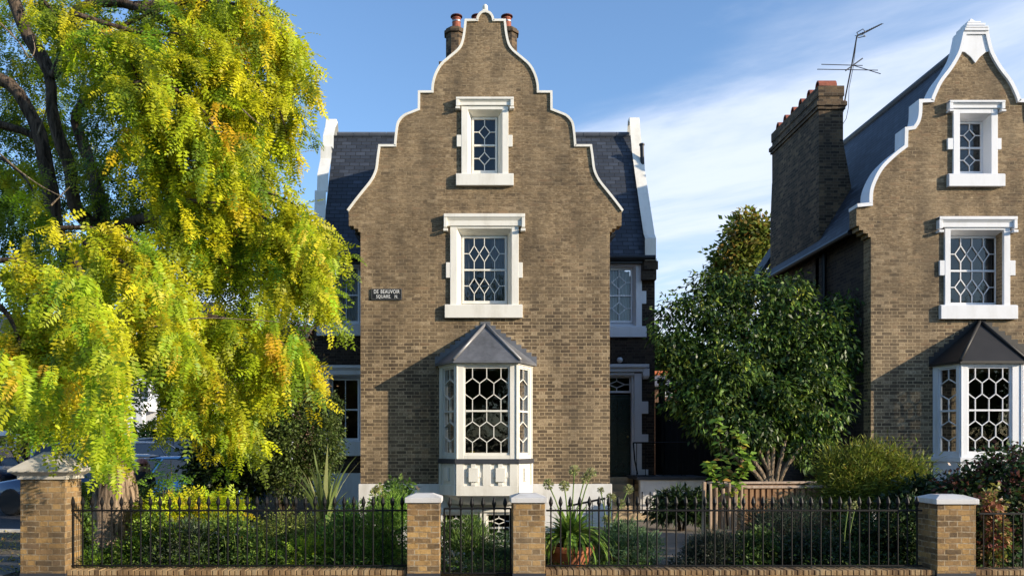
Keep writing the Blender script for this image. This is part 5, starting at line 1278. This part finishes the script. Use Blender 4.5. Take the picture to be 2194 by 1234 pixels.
def lowwall(label,x0,x1):
    t=thing('low_wall',label,'wall',((x0+x1)/2,YP+.14,0),'low brick walls under the railings')
    m=MB(); m.box(x0,x1,YP+.03,YP+.33,-.05,.02); m.build('wall_base',M['brick_pier'],t)
    m=MB(); x=x0; rr=random.Random(int(x0*10))
    while x<x1-.01:
        xe=min(x+.066,x1); m.box(x+.0012,xe-.0012,YP+.02+rr.uniform(0,.004),YP+.34,.021,.088+rr.uniform(-.004,.004)); x+=.075
    o=m.build('brick_coping',M['coping_brick'],t,bevel=.004); return t
t_=NT('edge_laid_brick'); pos=t_.n('ShaderNodeNewGeometry').outputs['Position']
mp=t_.n('ShaderNodeMapping',{0:pos,'Scale':(1/.075,0,0)}).outputs[0]
wn_=t_.n('ShaderNodeTexWhiteNoise',{'Vector':t_.n('ShaderNodeVectorMath',{0:mp},operation='FLOOR').outputs[0]}).outputs[0]
nn=t_.noise(pos,18,5); M['coping_brick']=t_.finish(t_.ramp(t_.math('ADD',t_.math('MULTIPLY',wn_,.6),t_.math('MULTIPLY',nn,.4)),[(.15,(.10,.065,.04)),(.45,(.26,.165,.085)),(.75,(.38,.27,.15)),(1,(.22,.20,.15))]),.9,nn,.6,.01,.2)
lowwall('low brick wall under the long left railing',q_(140)+.01,q_(872)-.01)
lowwall('low brick wall under the right railing',q_(1168)+.01,q_(2008)-.01)
lowwall('low brick wall beyond the right-hand pier',q_(2091)+.01,q_(2500))
# railings
def spear_mesh(h0,h1):
    m=MB(); m.tube([(0,0,h0),(0,0,h1-.13)],.0105,8)
    m.lathe([(.0085,h1-.185),(.018,h1-.175),(.018,h1-.163),(.010,h1-.155),(.014,h1-.140),(.026,h1-.110),(.030,h1-.092),(.023,h1-.055),(.010,h1-.018),(0.001,h1)],(0,0,0),8)
    return m
def railing(name,label,cat,px0,px1,n,ztip,ztop,zbot,spikes=True,y=YP+.18,group='black iron railings',frame=False):
    x0,x1=PX(px0,y),PX(px1,y)
    t=thing(name,label,cat,((x0+x1)/2,y,0),group); ox=(x0+x1)/2
    m=MB(); m.box(x0,x1,y-.018,y+.018,ztop-.012,ztop+.012); m.build('top_rail',M['iron'],t,bevel=.003)
    m=MB(); m.box(x0,x1,y-.016,y+.016,zbot-.01,zbot+.01); m.build('bottom_rail',M['iron'],t,bevel=.003)
    if spikes: mb=spear_mesh(zbot if not frame else zbot,ztip)
    else: mb=MB(); mb.tube([(0,0,zbot),(0,0,ztop)],.009,8)
    b0=mb.build('spear_bar' if spikes else 'plain_bar',M['iron'],t,smooth=False,local=True)
    for i in range(n):
        xx=x0+(x1-x0)*(i+.5)/n
        o=b0 if i==0 else b0.copy()
        if i: COL.objects.link(o); o.parent=t
        o.location=(xx-ox,0,0)
    if frame:
        for xx in (x0,x1):
            m=MB(); m.box(xx-.012,xx+.012,y-.012,y+.012,zbot-.01,ztop+.005); m.build('gate_stile',M['iron'],t,bevel=.003)
        m=MB(); m.lathe([(0,0),(.02,0),(.02,.03),(0,.03)],(x1-.05,y-.03,.62),8); m.build('latch',M['iron'],t)
    return t
YR=YP+.18
zr=lambda p:PZ(p,YR)
railing('iron_railing','long black spear-topped railing left of the gate','railing',146,872,35,zr(1062),zr(1093),zr(1211))
railing('iron_railing','black spear-topped railing running right of the gate','railing',1170,1975,39,zr(1062),zr(1093),zr(1211))
railing('iron_gate','black spear-topped iron gate between the two gate piers','gate',952,1094,6,zr(1063),zr(1088),zr(1226),frame=True,y=YP+.12,group=None)
railing('iron_railing','thin plain-topped railing beyond the right-hand pier','railing',2096,2330,11,zr(1093),zr(1100),zr(1217),spikes=False)
# stay bar at left pier
# handrail in front of the plinth and landing railing
t=thing('handrail','short sloping black handrail before the white plinth right of the bay','railing',P(1255,1130,17.2))
m=MB(); m.tube([P(1215,1084,17.2),P(1297,1067,17.2)],.022,8); m.build('sloping_rail',M['iron'],t)
for i in range(7):
    k=i/6; m=MB(); x=1217+78*k; m.tube([P(x,1084-17*k,17.2),(PX(x,17.2),17.2,-.05)],.009,6); m.build('post',M['iron'],t)
t=thing('landing_railing','thin black railing on the landing beside the dark green front door','railing',P(1400,1022,20.3))
yL=20.3; zl_=lambda p:PZ(p,yL)
for a,b,r in (((1357,948),(1470,948),.018),((1357,1019),(1470,1019),.014)):
    m=MB(); m.tube([P(*a,yL),P(*b,yL)],r,8); m.build('rail',M['iron'],t)
for i,x in enumerate((1364,1383,1402,1421,1440,1460)):
    m=MB(); m.tube([P(x,948,yL),P(x,1019,yL)],.009,6); m.build('bar',M['iron'],t)
m=MB(); m.tube([P(1357,948,yL),P(1360,985,yL),P(1366,1016,yL)],.018,8); m.tube([P(1358,1019,yL),P(1358,1100,19.0)],.016,6); m.tube([P(1376,1019,yL),P(1376,1098,19.2)],.012,6); m.tube([P(1393,1019,yL),P(1393,1098,19.2)],.012,6)
m.build('newel_post',M['iron'],t)
# retaining wall and landing slab
t=thing('retaining_wall','low white painted retaining wall right of the front steps','wall',P(1440,1100,19.9))
m=MB(); m.box(PX(1372,19.8),PX(1512,19.8),19.8,20.0,-.05,PZ(1028,19.8)); m.build('wall_face',M['plinth'],t)
m=MB(); m.box(PX(1364,19.8),PX(1512,19.8)+.03,19.74,21.1,PZ(1028,19.8),PZ(1021,19.8)); m.build('landing_slab',M['dark_sill'],t,bevel=.006)
# black side fence with post
t=thing('side_fence','black boarded side fence between the house and the evergreen shrub','fence',P(1460,1000,22.6))
m=MB(); x=PX(1404,22.6)
while x<PX(1650,22.6): m.box(x,x+.145,22.6,22.63,-.05,PZ(862,22.6)); x+=.15
m.build('boards',M['blackwood'] if 'blackwood' in M else plain('black_stained_boards',(.010,.010,.010),.7,.3,8,.3),t)
m=MB(); m.tube([P(1418,1000,22.5),P(1418,822,22.5)],.09,10); m.lathe([(.09,0),(.13,.02),(.13,.10),(.10,.13),(0,.15)],P(1418,822,22.5),12); m.build('fence_post',M['gutter'],t)
# slatted planter
def planter():
    zt=1.09
    A=Vector((PX(1592,13.8),13.8,0)); B=Vector((PX(1776,13.9),13.9,0)); C=Vector((PX(1742,15.6),15.6,0)); D=Vector((PX(1520,15.4),15.4,0))
    t=thing('wooden_planter','large slatted wooden planter box below the glossy evergreen shrub','planter',((A+B+C+D)/4))
    cs=[A,B,C,D]; cen=(A+B+C+D)/4; s=MB(); r=MB(); inn=MB()
    for k in range(4):
        a,b=cs[k],cs[(k+1)%4]; d=(b-a); L=d.length; d.normalize(); nrm=Vector((-d.y,d.x,0))
        if nrm.dot(cen-a)<0: nrm=-nrm
        T=lambda p,a=a,d=d,n=nrm:(a.x+d.x*p[0]+n.x*p[1],a.y+d.y*p[0]+n.y*p[1],p[2])
        s.T=T; x=.02
        while x<L-.06: s.box(x,x+.062,0,.022,.02,zt-.045); x+=.098
        r.T=T; o=.0006*k; r.box(-.03,L+.03,-.035,.085,zt-.04-o,zt-o)
        inn.T=T; inn.box(.03,L-.03,.03,.045,.02,zt-.05)
    s.T=r.T=inn.T=None
    s.build('slats',M['wood'],t,bevel=.003); r.build('rim',M['woodtop'],t,bevel=.004); inn.build('inner_lining',M['wood'],t)
    so=MB(); so.face([tuple(v+(cen-v)*.04+Vector((0,0,zt-.28))) for v in cs]); so.build('compost',M['soil'],t)
planter()
# bundle of upright stakes
t=thing('stake_guard','upright split wooden stakes standing round the young sapling','stakes',P(1550,1150,13.2))
rs_=random.Random(2)
for x,y0,y1 in ((1509,1032,1120),(1522,1036,1132),(1534,1044,1146),(1549,1046,1140),(1563,1034,1150),(1576,1044,1150),(1589,1040,1148)):
    m=MB(); yy=13.1+rs_.uniform(-.12,.12); w=rs_.uniform(.022,.032); dx=rs_.uniform(-3,3)
    pts=subdiv([(PX(x+dx,yy),yy,0),P(x+rs_.uniform(-1,1),(y0+y1)/2,yy),P(x,y0,yy)]); m.tube(pts,[w*rs_.uniform(.85,1.1) for _ in pts],6); m.build('stake',M['stake'],t)
m=MB(); c=P(1550,1135,13.1); m.box(c[0]-.12,c[0]+.10,13.0,13.02,c[2]-.03,c[2]+.02); m.build('crosspiece',M['stake'],t,bevel=.003)
# stone trough seen through gate
t=thing('stone_trough','small stone slab step seen low through the iron gate','step',P(1035,1215,13))
m=MB(); c=P(1035,1212,12.9); m.box(c[0]-.32,c[0]+.26,12.7,13.2,-.02,c[2]+.03); m.build('slab',M['sandstone'],t,bevel=.015)

# ---- cars ----
def car_root(label,loc,rz,color,group='cars parked in the side street',van=False):
    t=thing('parked_car',label,'car',loc,group,rz); return build_car(t,color,van)
def build_car(t,color,suv):
    H=1.62 if suv else 1.46; Ln=2.15; Wd=.91
    def loft(mb,st,cap=True):
        rings=[]
        for x,sec in st: rings.append([mb.pt((x,y,z)) for y,z in sec]+[mb.pt((x,-y,z)) for y,z in sec[::-1]])
        for a,b in zip(rings,rings[1:]):
            n=len(a)
            for k in range(n): mb.f.append([a[k],a[(k+1)%n],b[(k+1)%n],b[k]])
        mb.f.append(rings[0][::-1]); mb.f.append(rings[-1])
    def sec(w,zb,belt,top): return [(w*.86,zb),(w*.97,zb+.14),(w,(zb+belt)/2),(w*.975,belt),(w*.86,top-.03),(w*.55,top)]
    hb=H*.62
    body=MB(); st=[(-Ln,sec(Wd*.80,.42,hb-.12,hb-.02)),(-Ln+.08,sec(Wd*.93,.30,hb-.04,hb+.02)),(-1.7,sec(Wd,.24,hb,hb+.03)),(-.9,sec(Wd,.22,hb,hb+.03)),(.4,sec(Wd,.22,hb-.02,hb+.02)),(1.1,sec(Wd,.22,hb-.06,hb)),(1.7,sec(Wd*.97,.24,hb-.16,hb-.08)),(Ln-.12,sec(Wd*.88,.28,hb-.30,hb-.20)),(Ln,sec(Wd*.74,.36,hb-.42,hb-.34))]
    loft(body,st); body.build('body',paint('car_paint_%d'%int(color[2]*999),color),t,smooth=True,local=True,bevel=0)
    def cs(w,z): return [(w,z-.0),(w*.97,z+.0)]
    cab=MB()
    B=[(-2.0,.80),(-1.2,.84),(.2,.84),(1.15,.80)]; R=[(-1.62,.62),(-1.0,.66),(-.1,.66),(.38,.62)]
    for s in (-1,1):
        for k in range(3): cab.face([(B[k][0],s*B[k][1],hb),(B[k+1][0],s*B[k+1][1],hb),(R[k+1][0],s*R[k+1][1],H-.05),(R[k][0],s*R[k][1],H-.05)])
    cab.face([(B[0][0],-.8,hb),(B[0][0],.8,hb),(R[0][0],.62,H-.05),(R[0][0],-.62,H-.05)]); cab.face([(B[3][0],-.8,hb),(B[3][0],.8,hb),(R[3][0],.62,H-.05),(R[3][0],-.62,H-.05)])
    cab.build('windows',M['carglass'],t,local=True)
    pm=bpy.data.materials['car_paint_%d'%int(color[2]*999)]
    ro=MB(); loft(ro,[(-1.66,[(.60,H-.07),(.58,H-.04),(.3,H-.03)]),(-1.5,[(.65,H-.06),(.62,H-.02),(.35,H)]),(-.6,[(.68,H-.06),(.65,H-.01),(.35,H+.01)]),(.1,[(.67,H-.06),(.63,H-.02),(.35,H)]),(.42,[(.62,H-.08),(.58,H-.06),(.3,H-.05)])]); ro.build('roof',pm,t,smooth=True,local=True)
    pl=MB()
    for s in (-1,1):
        for k,r in ((0,.035),(1,.022),(2,.022),(3,.026)):
            pl.tube([(B[k][0],s*B[k][1]*1.003,hb),(R[k][0],s*R[k][1]*1.005,H-.05)],r,5)
    pl.build('roof_pillars',pm,t,local=True)
    for x in (-1.30,1.32):
        for s in (-1,1):
            w=MB(); w.T=lambda p,x=x,s=s:(x+p[0],s*(Wd-.10)+s*p[2],.32+p[1])
            w.lathe([(.19,-.09),(.29,-.10),(.32,-.07),(.32,.09),(.29,.115),(.20,.115)],(0,0,0),20); ty=w.build('wheel',M['rubber'],t,local=True)
            r=MB(); r.T=w.T; r.lathe([(0,.08),(.05,.10),(.06,.085),(.19,.10),(.205,.115),(.205,.02)],(0,0,0),20); r.build('rim',M['rim'],ty,local=True)
    for s in (-1,1):
        l=MB(); l.box(-Ln-.015,-Ln+.10,s*Wd*.55,s*Wd*.83,hb-.30,hb-.06); l.build('tail_lamp',M['red_lamp'],t,local=True,bevel=.02)
        l=MB(); l.box(Ln-.16,Ln-.02,s*.48,s*.70,hb-.50,hb-.36); l.build('headlight',M['clear_lamp'],t,local=True,bevel=.02)
        l=MB(); l.box(.72,.88,s*.93,s*1.06,hb+.0,hb+.13); l.build('wing_mirror',pm,t,local=True,bevel=.03)
    l=MB(); l.box(-Ln-.02,-Ln+.02,-.26,.26,.52,.63); l.build('number_plate',M['plate'],t,local=True)
    return t
def cz(px,Y): return (PX(px,Y),Y,gz(PX(px,Y),Y)+.03)
car_root('blue hatchback parked beyond the stone-capped corner pier',cz(158,26),math.radians(105),(.06,.13,.30))
car_root('silver hatchback with red tail lamps seen right of the tree trunk',cz(312,28),math.radians(62),(.33,.37,.42))
car_root('dark sports utility car behind the silver hatchback',cz(395,31),math.radians(58),(.018,.02,.024),van=True)
car_root('bright blue car just behind the person in the pink cap',cz(372,20.3),math.radians(170),(.03,.13,.36))
car_root('black car cut by the left edge of the photo',cz(-30,24),math.radians(100),(.016,.017,.02))
car_root('dark blue car low behind the right edge of the corner pier',cz(180,20.5),math.radians(170),(.02,.05,.12))
# ---- person behind the hedge ----
def person():
    Y=16.4; c=P(305,1000,Y); bx_=c[0]
    t=thing('person','person in dark jacket and pink cap with long fair hair behind the hedge','person',(bx_,Y,0))
    bm=bmesh.new(); lay=None
    J={'pel':(0,0,.80,.135),'sp':(0,0,.98,.125),'ch':(0,-.01,1.12,.145),'nk':(0,-.02,1.235,.055),'hb':(0,-.03,1.30,.075),'hd':(0,-.035,1.38,.085),'ht':(0,-.03,1.43,.055),
       'ls':(-.16,0,1.19,.055),'le':(-.235,-.03,.97,.042),'lw':(-.13,-.20,1.02,.03),'rs':(.16,0,1.19,.055),'re':(.235,-.03,.97,.042),'rw':(.13,-.20,1.02,.03),
       'lh':(-.085,0,.74,.085),'lk':(-.10,-.02,.42,.06),'la':(-.10,.02,.07,.042),'lt':(-.11,-.14,.03,.035),'rh':(.085,0,.74,.085),'rk':(.10,-.02,.42,.06),'ra':(.10,.02,.07,.042),'rt':(.11,-.14,.03,.035)}
    E=[('pel','sp'),('sp','ch'),('ch','nk'),('nk','hb'),('hb','hd'),('hd','ht'),('ch','ls'),('ls','le'),('le','lw'),('ch','rs'),('rs','re'),('re','rw'),('pel','lh'),('lh','lk'),('lk','la'),('la','lt'),('pel','rh'),('rh','rk'),('rk','ra'),('ra','rt')]
    def hand(side,wr):
        s=-1 if side=='l' else 1
        J[side+'p']=(wr[0]-s*.02,wr[1]-.05,wr[2]+.02,.026); E.append((side+'w',side+'p'))
        for k in range(4):
            dx=-s*(-.024+.016*k); n1=side+'f%da'%k; n2=side+'f%db'%k
            J[n1]=(wr[0]-s*.02+dx,wr[1]-.085,wr[2]+.05,.009); J[n2]=(wr[0]-s*.045+dx,wr[1]-.10,wr[2]+.075+.004*k,.007); E.append((side+'p',n1)); E.append((n1,n2))
        J[side+'u']=(wr[0]-s*.05,wr[1]-.04,wr[2]+.05,.010); E.append((side+'p',side+'u'))
    hand('l',J['lw']); hand('r',J['rw'])
    ids={k:i for i,k in enumerate(J)}
    me=bpy.data.meshes.new('person_skeleton'); me.from_pydata([J[k][:3] for k in J],[(ids[a],ids[b]) for a,b in E],[])
    o=bpy.data.objects.new('tmp',me); COL.objects.link(o)
    o.modifiers.new('skin','SKIN')
    for k,i in ids.items():
        sv=me.skin_vertices[0].data[i]; sv.radius=(J[k][3],J[k][3]); sv.use_root=(k=='pel')
    ss=o.modifiers.new('sub','SUBSURF'); ss.levels=2; ss.render_levels=2
    dg=bpy.context.evaluated_depsgraph_get(); m2=bpy.data.meshes.new_from_object(o.evaluated_get(dg)); bpy.data.objects.remove(o)
    m2.materials.clear(); m2.materials.append(M['skin'])
    b=bpy.data.objects.new('body',m2); link(b,t); m2.polygons.foreach_set('use_smooth',[True]*len(m2.polygons))
    # facial features as small raised forms in their own meshes
    def part(name,mat,fn,parent=t,smooth=True):
        mb=MB(); fn(mb); return mb.build(name,mat,parent,smooth=smooth,local=True)
    part('jacket',M['jacket'],lambda m:(m.lathe([(.15,.72),(.185,.74),(.175,.95),(.20,1.10),(.185,1.19),(.09,1.25),(.075,1.25)],(0,0,0),20),
         m.tube([(-.15,0,1.19),(-.235,-.03,.97),(-.15,-.17,1.01)],[.085,.062,.05],10), m.tube([(.15,0,1.19),(.235,-.03,.97),(.15,-.17,1.01)],[.085,.062,.05],10)))
    part('trousers',M['jeans'],lambda m:(m.tube([(-.085,0,.80),(-.10,-.02,.42),(-.10,.02,.08)],[.115,.08,.065],12),m.tube([(.085,0,.80),(.10,-.02,.42),(.10,.02,.08)],[.115,.08,.065],12)))
    def hair(m):
        for s in (-1,1):
            m.tube([(s*.06,.02,1.44),(s*.10,.01,1.36),(s*.115,-.02,1.24),(s*.11,-.05,1.12),(s*.10,-.06,1.04)],[.035,.05,.05,.042,.015],10)
        m.tube([(0,.05,1.44),(0,.08,1.34),(0,.08,1.2),(0,.07,1.08)],[.07,.09,.10,.06],12)
    part('hair',M['hair'],hair)
    def cap_(m):
        m.lathe([(.108,1.405),(.106,1.44),(.09,1.48),(.05,1.50),(0,1.505)],(0,-.02,0),18)
        m.frustum(-.085,.085,-.20,-.08,1.405,-.07,.07,-.19,-.07,1.425)
    part('cap',M['cap'],cap_)
    def eyes(m):
        for s in (-1,1): m.lathe([(0,0),(.010,.002),(0,.004)],(s*.03,-.118,1.375),8)
    part('eyes',M['rubber'],eyes)
    part('sunglasses',M['rubber'],lambda m:(m.box(-.062,-.006,-.128,-.118,1.36,1.392),m.box(.006,.062,-.128,-.118,1.36,1.392),m.box(-.006,.006,-.126,-.120,1.38,1.386)))
person()
# ---- far buildings ----
def terrace(name,label,Y,x0,x1,ztop,wallm,white=True,nwin=3,storeys=3,group=None,roofm=None):
    t=thing(name,label,'house',((x0+x1)/2,Y,0),group); w=x1-x0
    sh=(ztop-.3)/storeys; holes=[];sp=[]
    for s in range(storeys):
        for k in range(nwin):
            cx=x0+w*(k+.5)/nwin; zb=.6+s*sh; holes.append([(cx-.45,zb+.5),(cx+.45,zb+.5),(cx+.45,zb+sh-.5),(cx-.45,zb+sh-.5)]); sp.append((cx-.45,cx+.45,zb+.5,zb+sh-.5))
    m=MB(); m.wall([(x0,-.2),(x1,-.2),(x1,ztop),(x0,ztop)],holes,Y,Y+.3); m.box(x0,x0+.3,Y+.3,Y+8,-.2,ztop); m.box(x1-.3,x1,Y+.3,Y+8,-.2,ztop); m.box(x0+.3,x1-.3,Y+7.7,Y+8,-.2,ztop); m.build('wall',wallm,t)
    m=MB(); m.box(x0-.05,x1+.05,Y-.2,Y,ztop-.25,ztop+.05); m.box(x0,x1,Y-.06,Y-.001,sh+.05,sh+.3); m.build('cornice',M['white2'],t)
    m=MB(); m.quad_slab((x0,Y,ztop+.06),(x1,Y,ztop+.06),(x1,Y+4,ztop+2.0),(x0,Y+4,ztop+2.0),.1); m.quad_slab((x0,Y+8,ztop+.06),(x0,Y+4,ztop+2.0),(x1,Y+4,ztop+2.0),(x1,Y+8,ztop+.06),.1); m.build('roof',roofm or M['slate'],t)
    for a,b,c_,d in sp:
        m=MB(); m.box(a-.12,a,Y-.05,Y+.15,c_,d+.15); m.box(b,b+.12,Y-.05,Y+.15,c_,d+.15); m.box(a,b,Y-.048,Y+.15,d,d+.15); m.box(a-.15,b+.15,Y-.1,Y+.15,c_-.12,c_); m.box(a,b,Y+.08,Y+.12,(c_+d)/2-.03,(c_+d)/2+.03); m.box((a+b)/2-.02,(a+b)/2+.02,Y+.081,Y+.119,c_,d)
        o=m.build('window',M['white2'],t); g=MB(); g.face([(a,Y+.13,c_),(b,Y+.13,c_),(b,Y+.13,d),(a,Y+.13,d)]); g.build('glass_pane',M['glass'],o)
    return t
th=terrace('white_house','white rendered house with a columned porch seen behind the golden tree',38,PX(255,38),PX(420,38),7.0,M['white2'],nwin=2)
m=MB()
for px in (281,303): m.box(PX(px-10,36.6),PX(px+4,36.6),36.5,36.9,0,3.3); 
m.box(PX(268,36.6),PX(312,36.6),36.4,38,3.3,3.7); m.build('porch',M['white2'],th,bevel=.02)
terrace('terraced_house','brown brick terraced house far behind the left foliage',40,PX(60,40),PX(250,40),6.6,M['brick_red'],nwin=3,group='far terraced houses')
terrace('terraced_house','brown brick terraced house at the far left edge of the street',41,PX(-180,41),PX(50,41),6.9,M['brick_red'],nwin=3,group='far terraced houses')
terrace('terraced_house','brown brick house far behind the dark evergreen bush',42,PX(430,42),PX(640,42),6.4,M['brick_red'],nwin=3,group='far terraced houses')
m=MB()
t=thing('street_bollard','short white gatepost beyond the blue hatchback','post',cz(184,29)); m.box(PX(179,29),PX(189,29),29,29.2,.3,1.9); m.build('post_body',M['white2'],t,bevel=.02)
m=MB(); m.lathe([(.12,0),(.12,.05),(0,.12)],(PX(184,29),29.1,1.9),4,rot=PI/4); m.build('post_cap',M['white2'],t)
t=thing('cottage','small far brick house with orange ridge tiles right of the front door','house',P(1430,1000,34))
Y=34; x0,x1=PX(1385,Y),PX(1470,Y); ze=PZ(826,Y); zr_=PZ(797,Y)
m=MB(); m.box(x0,x1,Y,Y+5,-.1,ze); m.build('wall',M['brick_red'],t)
m=MB(); m.quad_slab((x0-.1,Y-.2,ze),(x1+.1,Y-.2,ze),(x1-.5,Y+1.2,zr_),(x0+.5,Y+1.2,zr_),.06); m.quad_slab((x0-.1,Y+5.2,ze),(x0+.5,Y+1.2,zr_),(x1-.5,Y+1.2,zr_),(x1+.1,Y+5.2,ze),.06); rf_=m.build('roof',M['grey_slate_far'],t)
m=MB(); m.tube([(x0+.3,Y+1.2,zr_+.05),(x1-.3,Y+1.2,zr_+.05)],.11,8); m.tube([(x0+.3,Y+1.2,zr_+.05),(x0-.1,Y-.2,ze+.05)],.09,8); m.build('orange_ridge',M['orange_tile'],rf_)
m=MB(); m.box(PX(1425,Y),PX(1440,Y),Y-.04,Y+.05,PZ(850,Y),PZ(832,Y)); w_=m.build('window',M['white2'],t); m=MB(); m.box(PX(1427,Y),PX(1438,Y),Y-.05,Y-.041,PZ(848,Y),PZ(834,Y)); m.build('pane',M['carglass'],w_)
SUN_E=5.0; SKY_S=.12; EXPO=.52; CLOUD_C=(5.5,6.0,7.0); CLOUD_A=.88; SKY_TINT=(1.25,1.42,1.62)
# ---------------- camera, light, sky ----------------
cam=bpy.data.cameras.new('camera'); co_=bpy.data.objects.new('camera',cam); link(co_)
co_.location=(0,0,EYE); co_.rotation_euler=(PI/2,0,0)
cam.sensor_width=36; cam.lens=F/2194*36; cam.shift_x=(1097-VX)/2194; cam.shift_y=(HY-617)/2194
cam.clip_start=.1; cam.clip_end=2000
scene.camera=co_
sd=Vector((1.76,-.80,.56)).normalized()
sun=bpy.data.lights.new('sun','SUN'); sun.energy=SUN_E; sun.angle=math.radians(.5); sun.color=(1,.86,.66)
so=bpy.data.objects.new('sun',sun); link(so); so.rotation_euler=sd.to_track_quat('Z','Y').to_euler(); so.location=(20,-10,20)
w=bpy.data.worlds.new('World'); scene.world=w; w.use_nodes=True
nt=w.node_tree; nt.nodes.clear()
def wn(t,**k):
    x=nt.nodes.new(t)
    for a,b in k.items(): setattr(x,a,b)
    return x
sky=wn('ShaderNodeTexSky',sky_type='NISHITA',sun_disc=False); sky.sun_elevation=math.asin(sd.z); sky.sun_rotation=math.atan2(sd.x,sd.y); sky.air_density=1.0; sky.dust_density=.6; sky.ozone_density=2.0
tc=wn('ShaderNodeTexCoord'); sx=wn('ShaderNodeSeparateXYZ'); nt.links.new(tc.outputs['Generated'],sx.inputs[0])
def wm(op,a,b=0.0,clamp=False):
    x=wn('ShaderNodeMath',operation=op,use_clamp=clamp)
    for i,v in enumerate((a,b)):
        if isinstance(v,bpy.types.NodeSocket): nt.links.new(v,x.inputs[i])
        else: x.inputs[i].default_value=v
    return x.outputs[0]
zz=wm('MAXIMUM',sx.outputs[2],.04); u=wm('DIVIDE',sx.outputs[0],zz); v=wm('DIVIDE',sx.outputs[1],zz)
# streak coordinates: s along the cirrus band, t across it
s_=wm('ADD',wm('MULTIPLY',u,.64),wm('MULTIPLY',v,-.77)); t_=wm('ADD',wm('MULTIPLY',u,.77),wm('MULTIPLY',v,.64))
cb=wn('ShaderNodeCombineXYZ'); nt.links.new(wm('MULTIPLY',s_,.42),cb.inputs[0]); nt.links.new(t_,cb.inputs[1])
n1=wn('ShaderNodeTexNoise'); n1.inputs['Scale'].default_value=1.15; n1.inputs['Detail'].default_value=9; n1.inputs['Roughness'].default_value=.58; n1.inputs['Distortion'].default_value=.5; nt.links.new(cb.outputs[0],n1.inputs['Vector'])
n2=wn('ShaderNodeTexNoise'); n2.inputs['Scale'].default_value=.55; n2.inputs['Detail'].default_value=4; nt.links.new(cb.outputs[0],n2.inputs['Vector'])
def mr(x,a,b,c,d,sm=True):
    r=wn('ShaderNodeMapRange'); r.interpolation_type='SMOOTHSTEP' if sm else 'LINEAR'
    nt.links.new(x,r.inputs[0])
    for i,q in enumerate((a,b,c,d)): r.inputs[i+1].default_value=q
    return r.outputs[0]
edge=mr(wm('ADD',wm('ADD',wm('MULTIPLY',u,1.2),v),wm('MULTIPLY',wm('SUBTRACT',n1.outputs[0],.5),1.1)),2.75,3.55,0,1)
body=mr(n1.outputs[0],.34,.60,.40,1.0)
mask=wm('MULTIPLY',edge,body)
thin=mr(n1.outputs[0],.55,.75,0,.35)
mask=wm('MAXIMUM',mask,thin)
mask=wm('MULTIPLY',mask,mr(sx.outputs[2],.0,.06,.6,1.0))
mask=wm('MULTIPLY',mask,CLOUD_A)
mx=wn('ShaderNodeMix',data_type='RGBA'); nt.links.new(mask,mx.inputs[0])
sc_=wn('ShaderNodeMix',data_type='RGBA',blend_type='MULTIPLY'); sc_.inputs[0].default_value=1; nt.links.new(sky.outputs[0],sc_.inputs[6]); sc_.inputs[7].default_value=(*SKY_TINT,1)
nt.links.new(sc_.outputs[2],mx.inputs[6]); mx.inputs[7].default_value=(*CLOUD_C,1)
bg=wn('ShaderNodeBackground'); bg.inputs[1].default_value=SKY_S; nt.links.new(mx.outputs[2],bg.inputs[0])
wo=wn('ShaderNodeOutputWorld'); nt.links.new(bg.outputs[0],wo.inputs[0])
scene.view_settings.view_transform='Standard'; scene.view_settings.look='None'; scene.view_settings.exposure=EXPO; scene.view_settings.gamma=1
scene.cycles.max_bounces=6; scene.cycles.transparent_max_bounces=16; scene.cycles.caustics_reflective=False; scene.cycles.caustics_refractive=False
scene.cycles.use_denoising=True
scene.cycles.sample_clamp_indirect=6
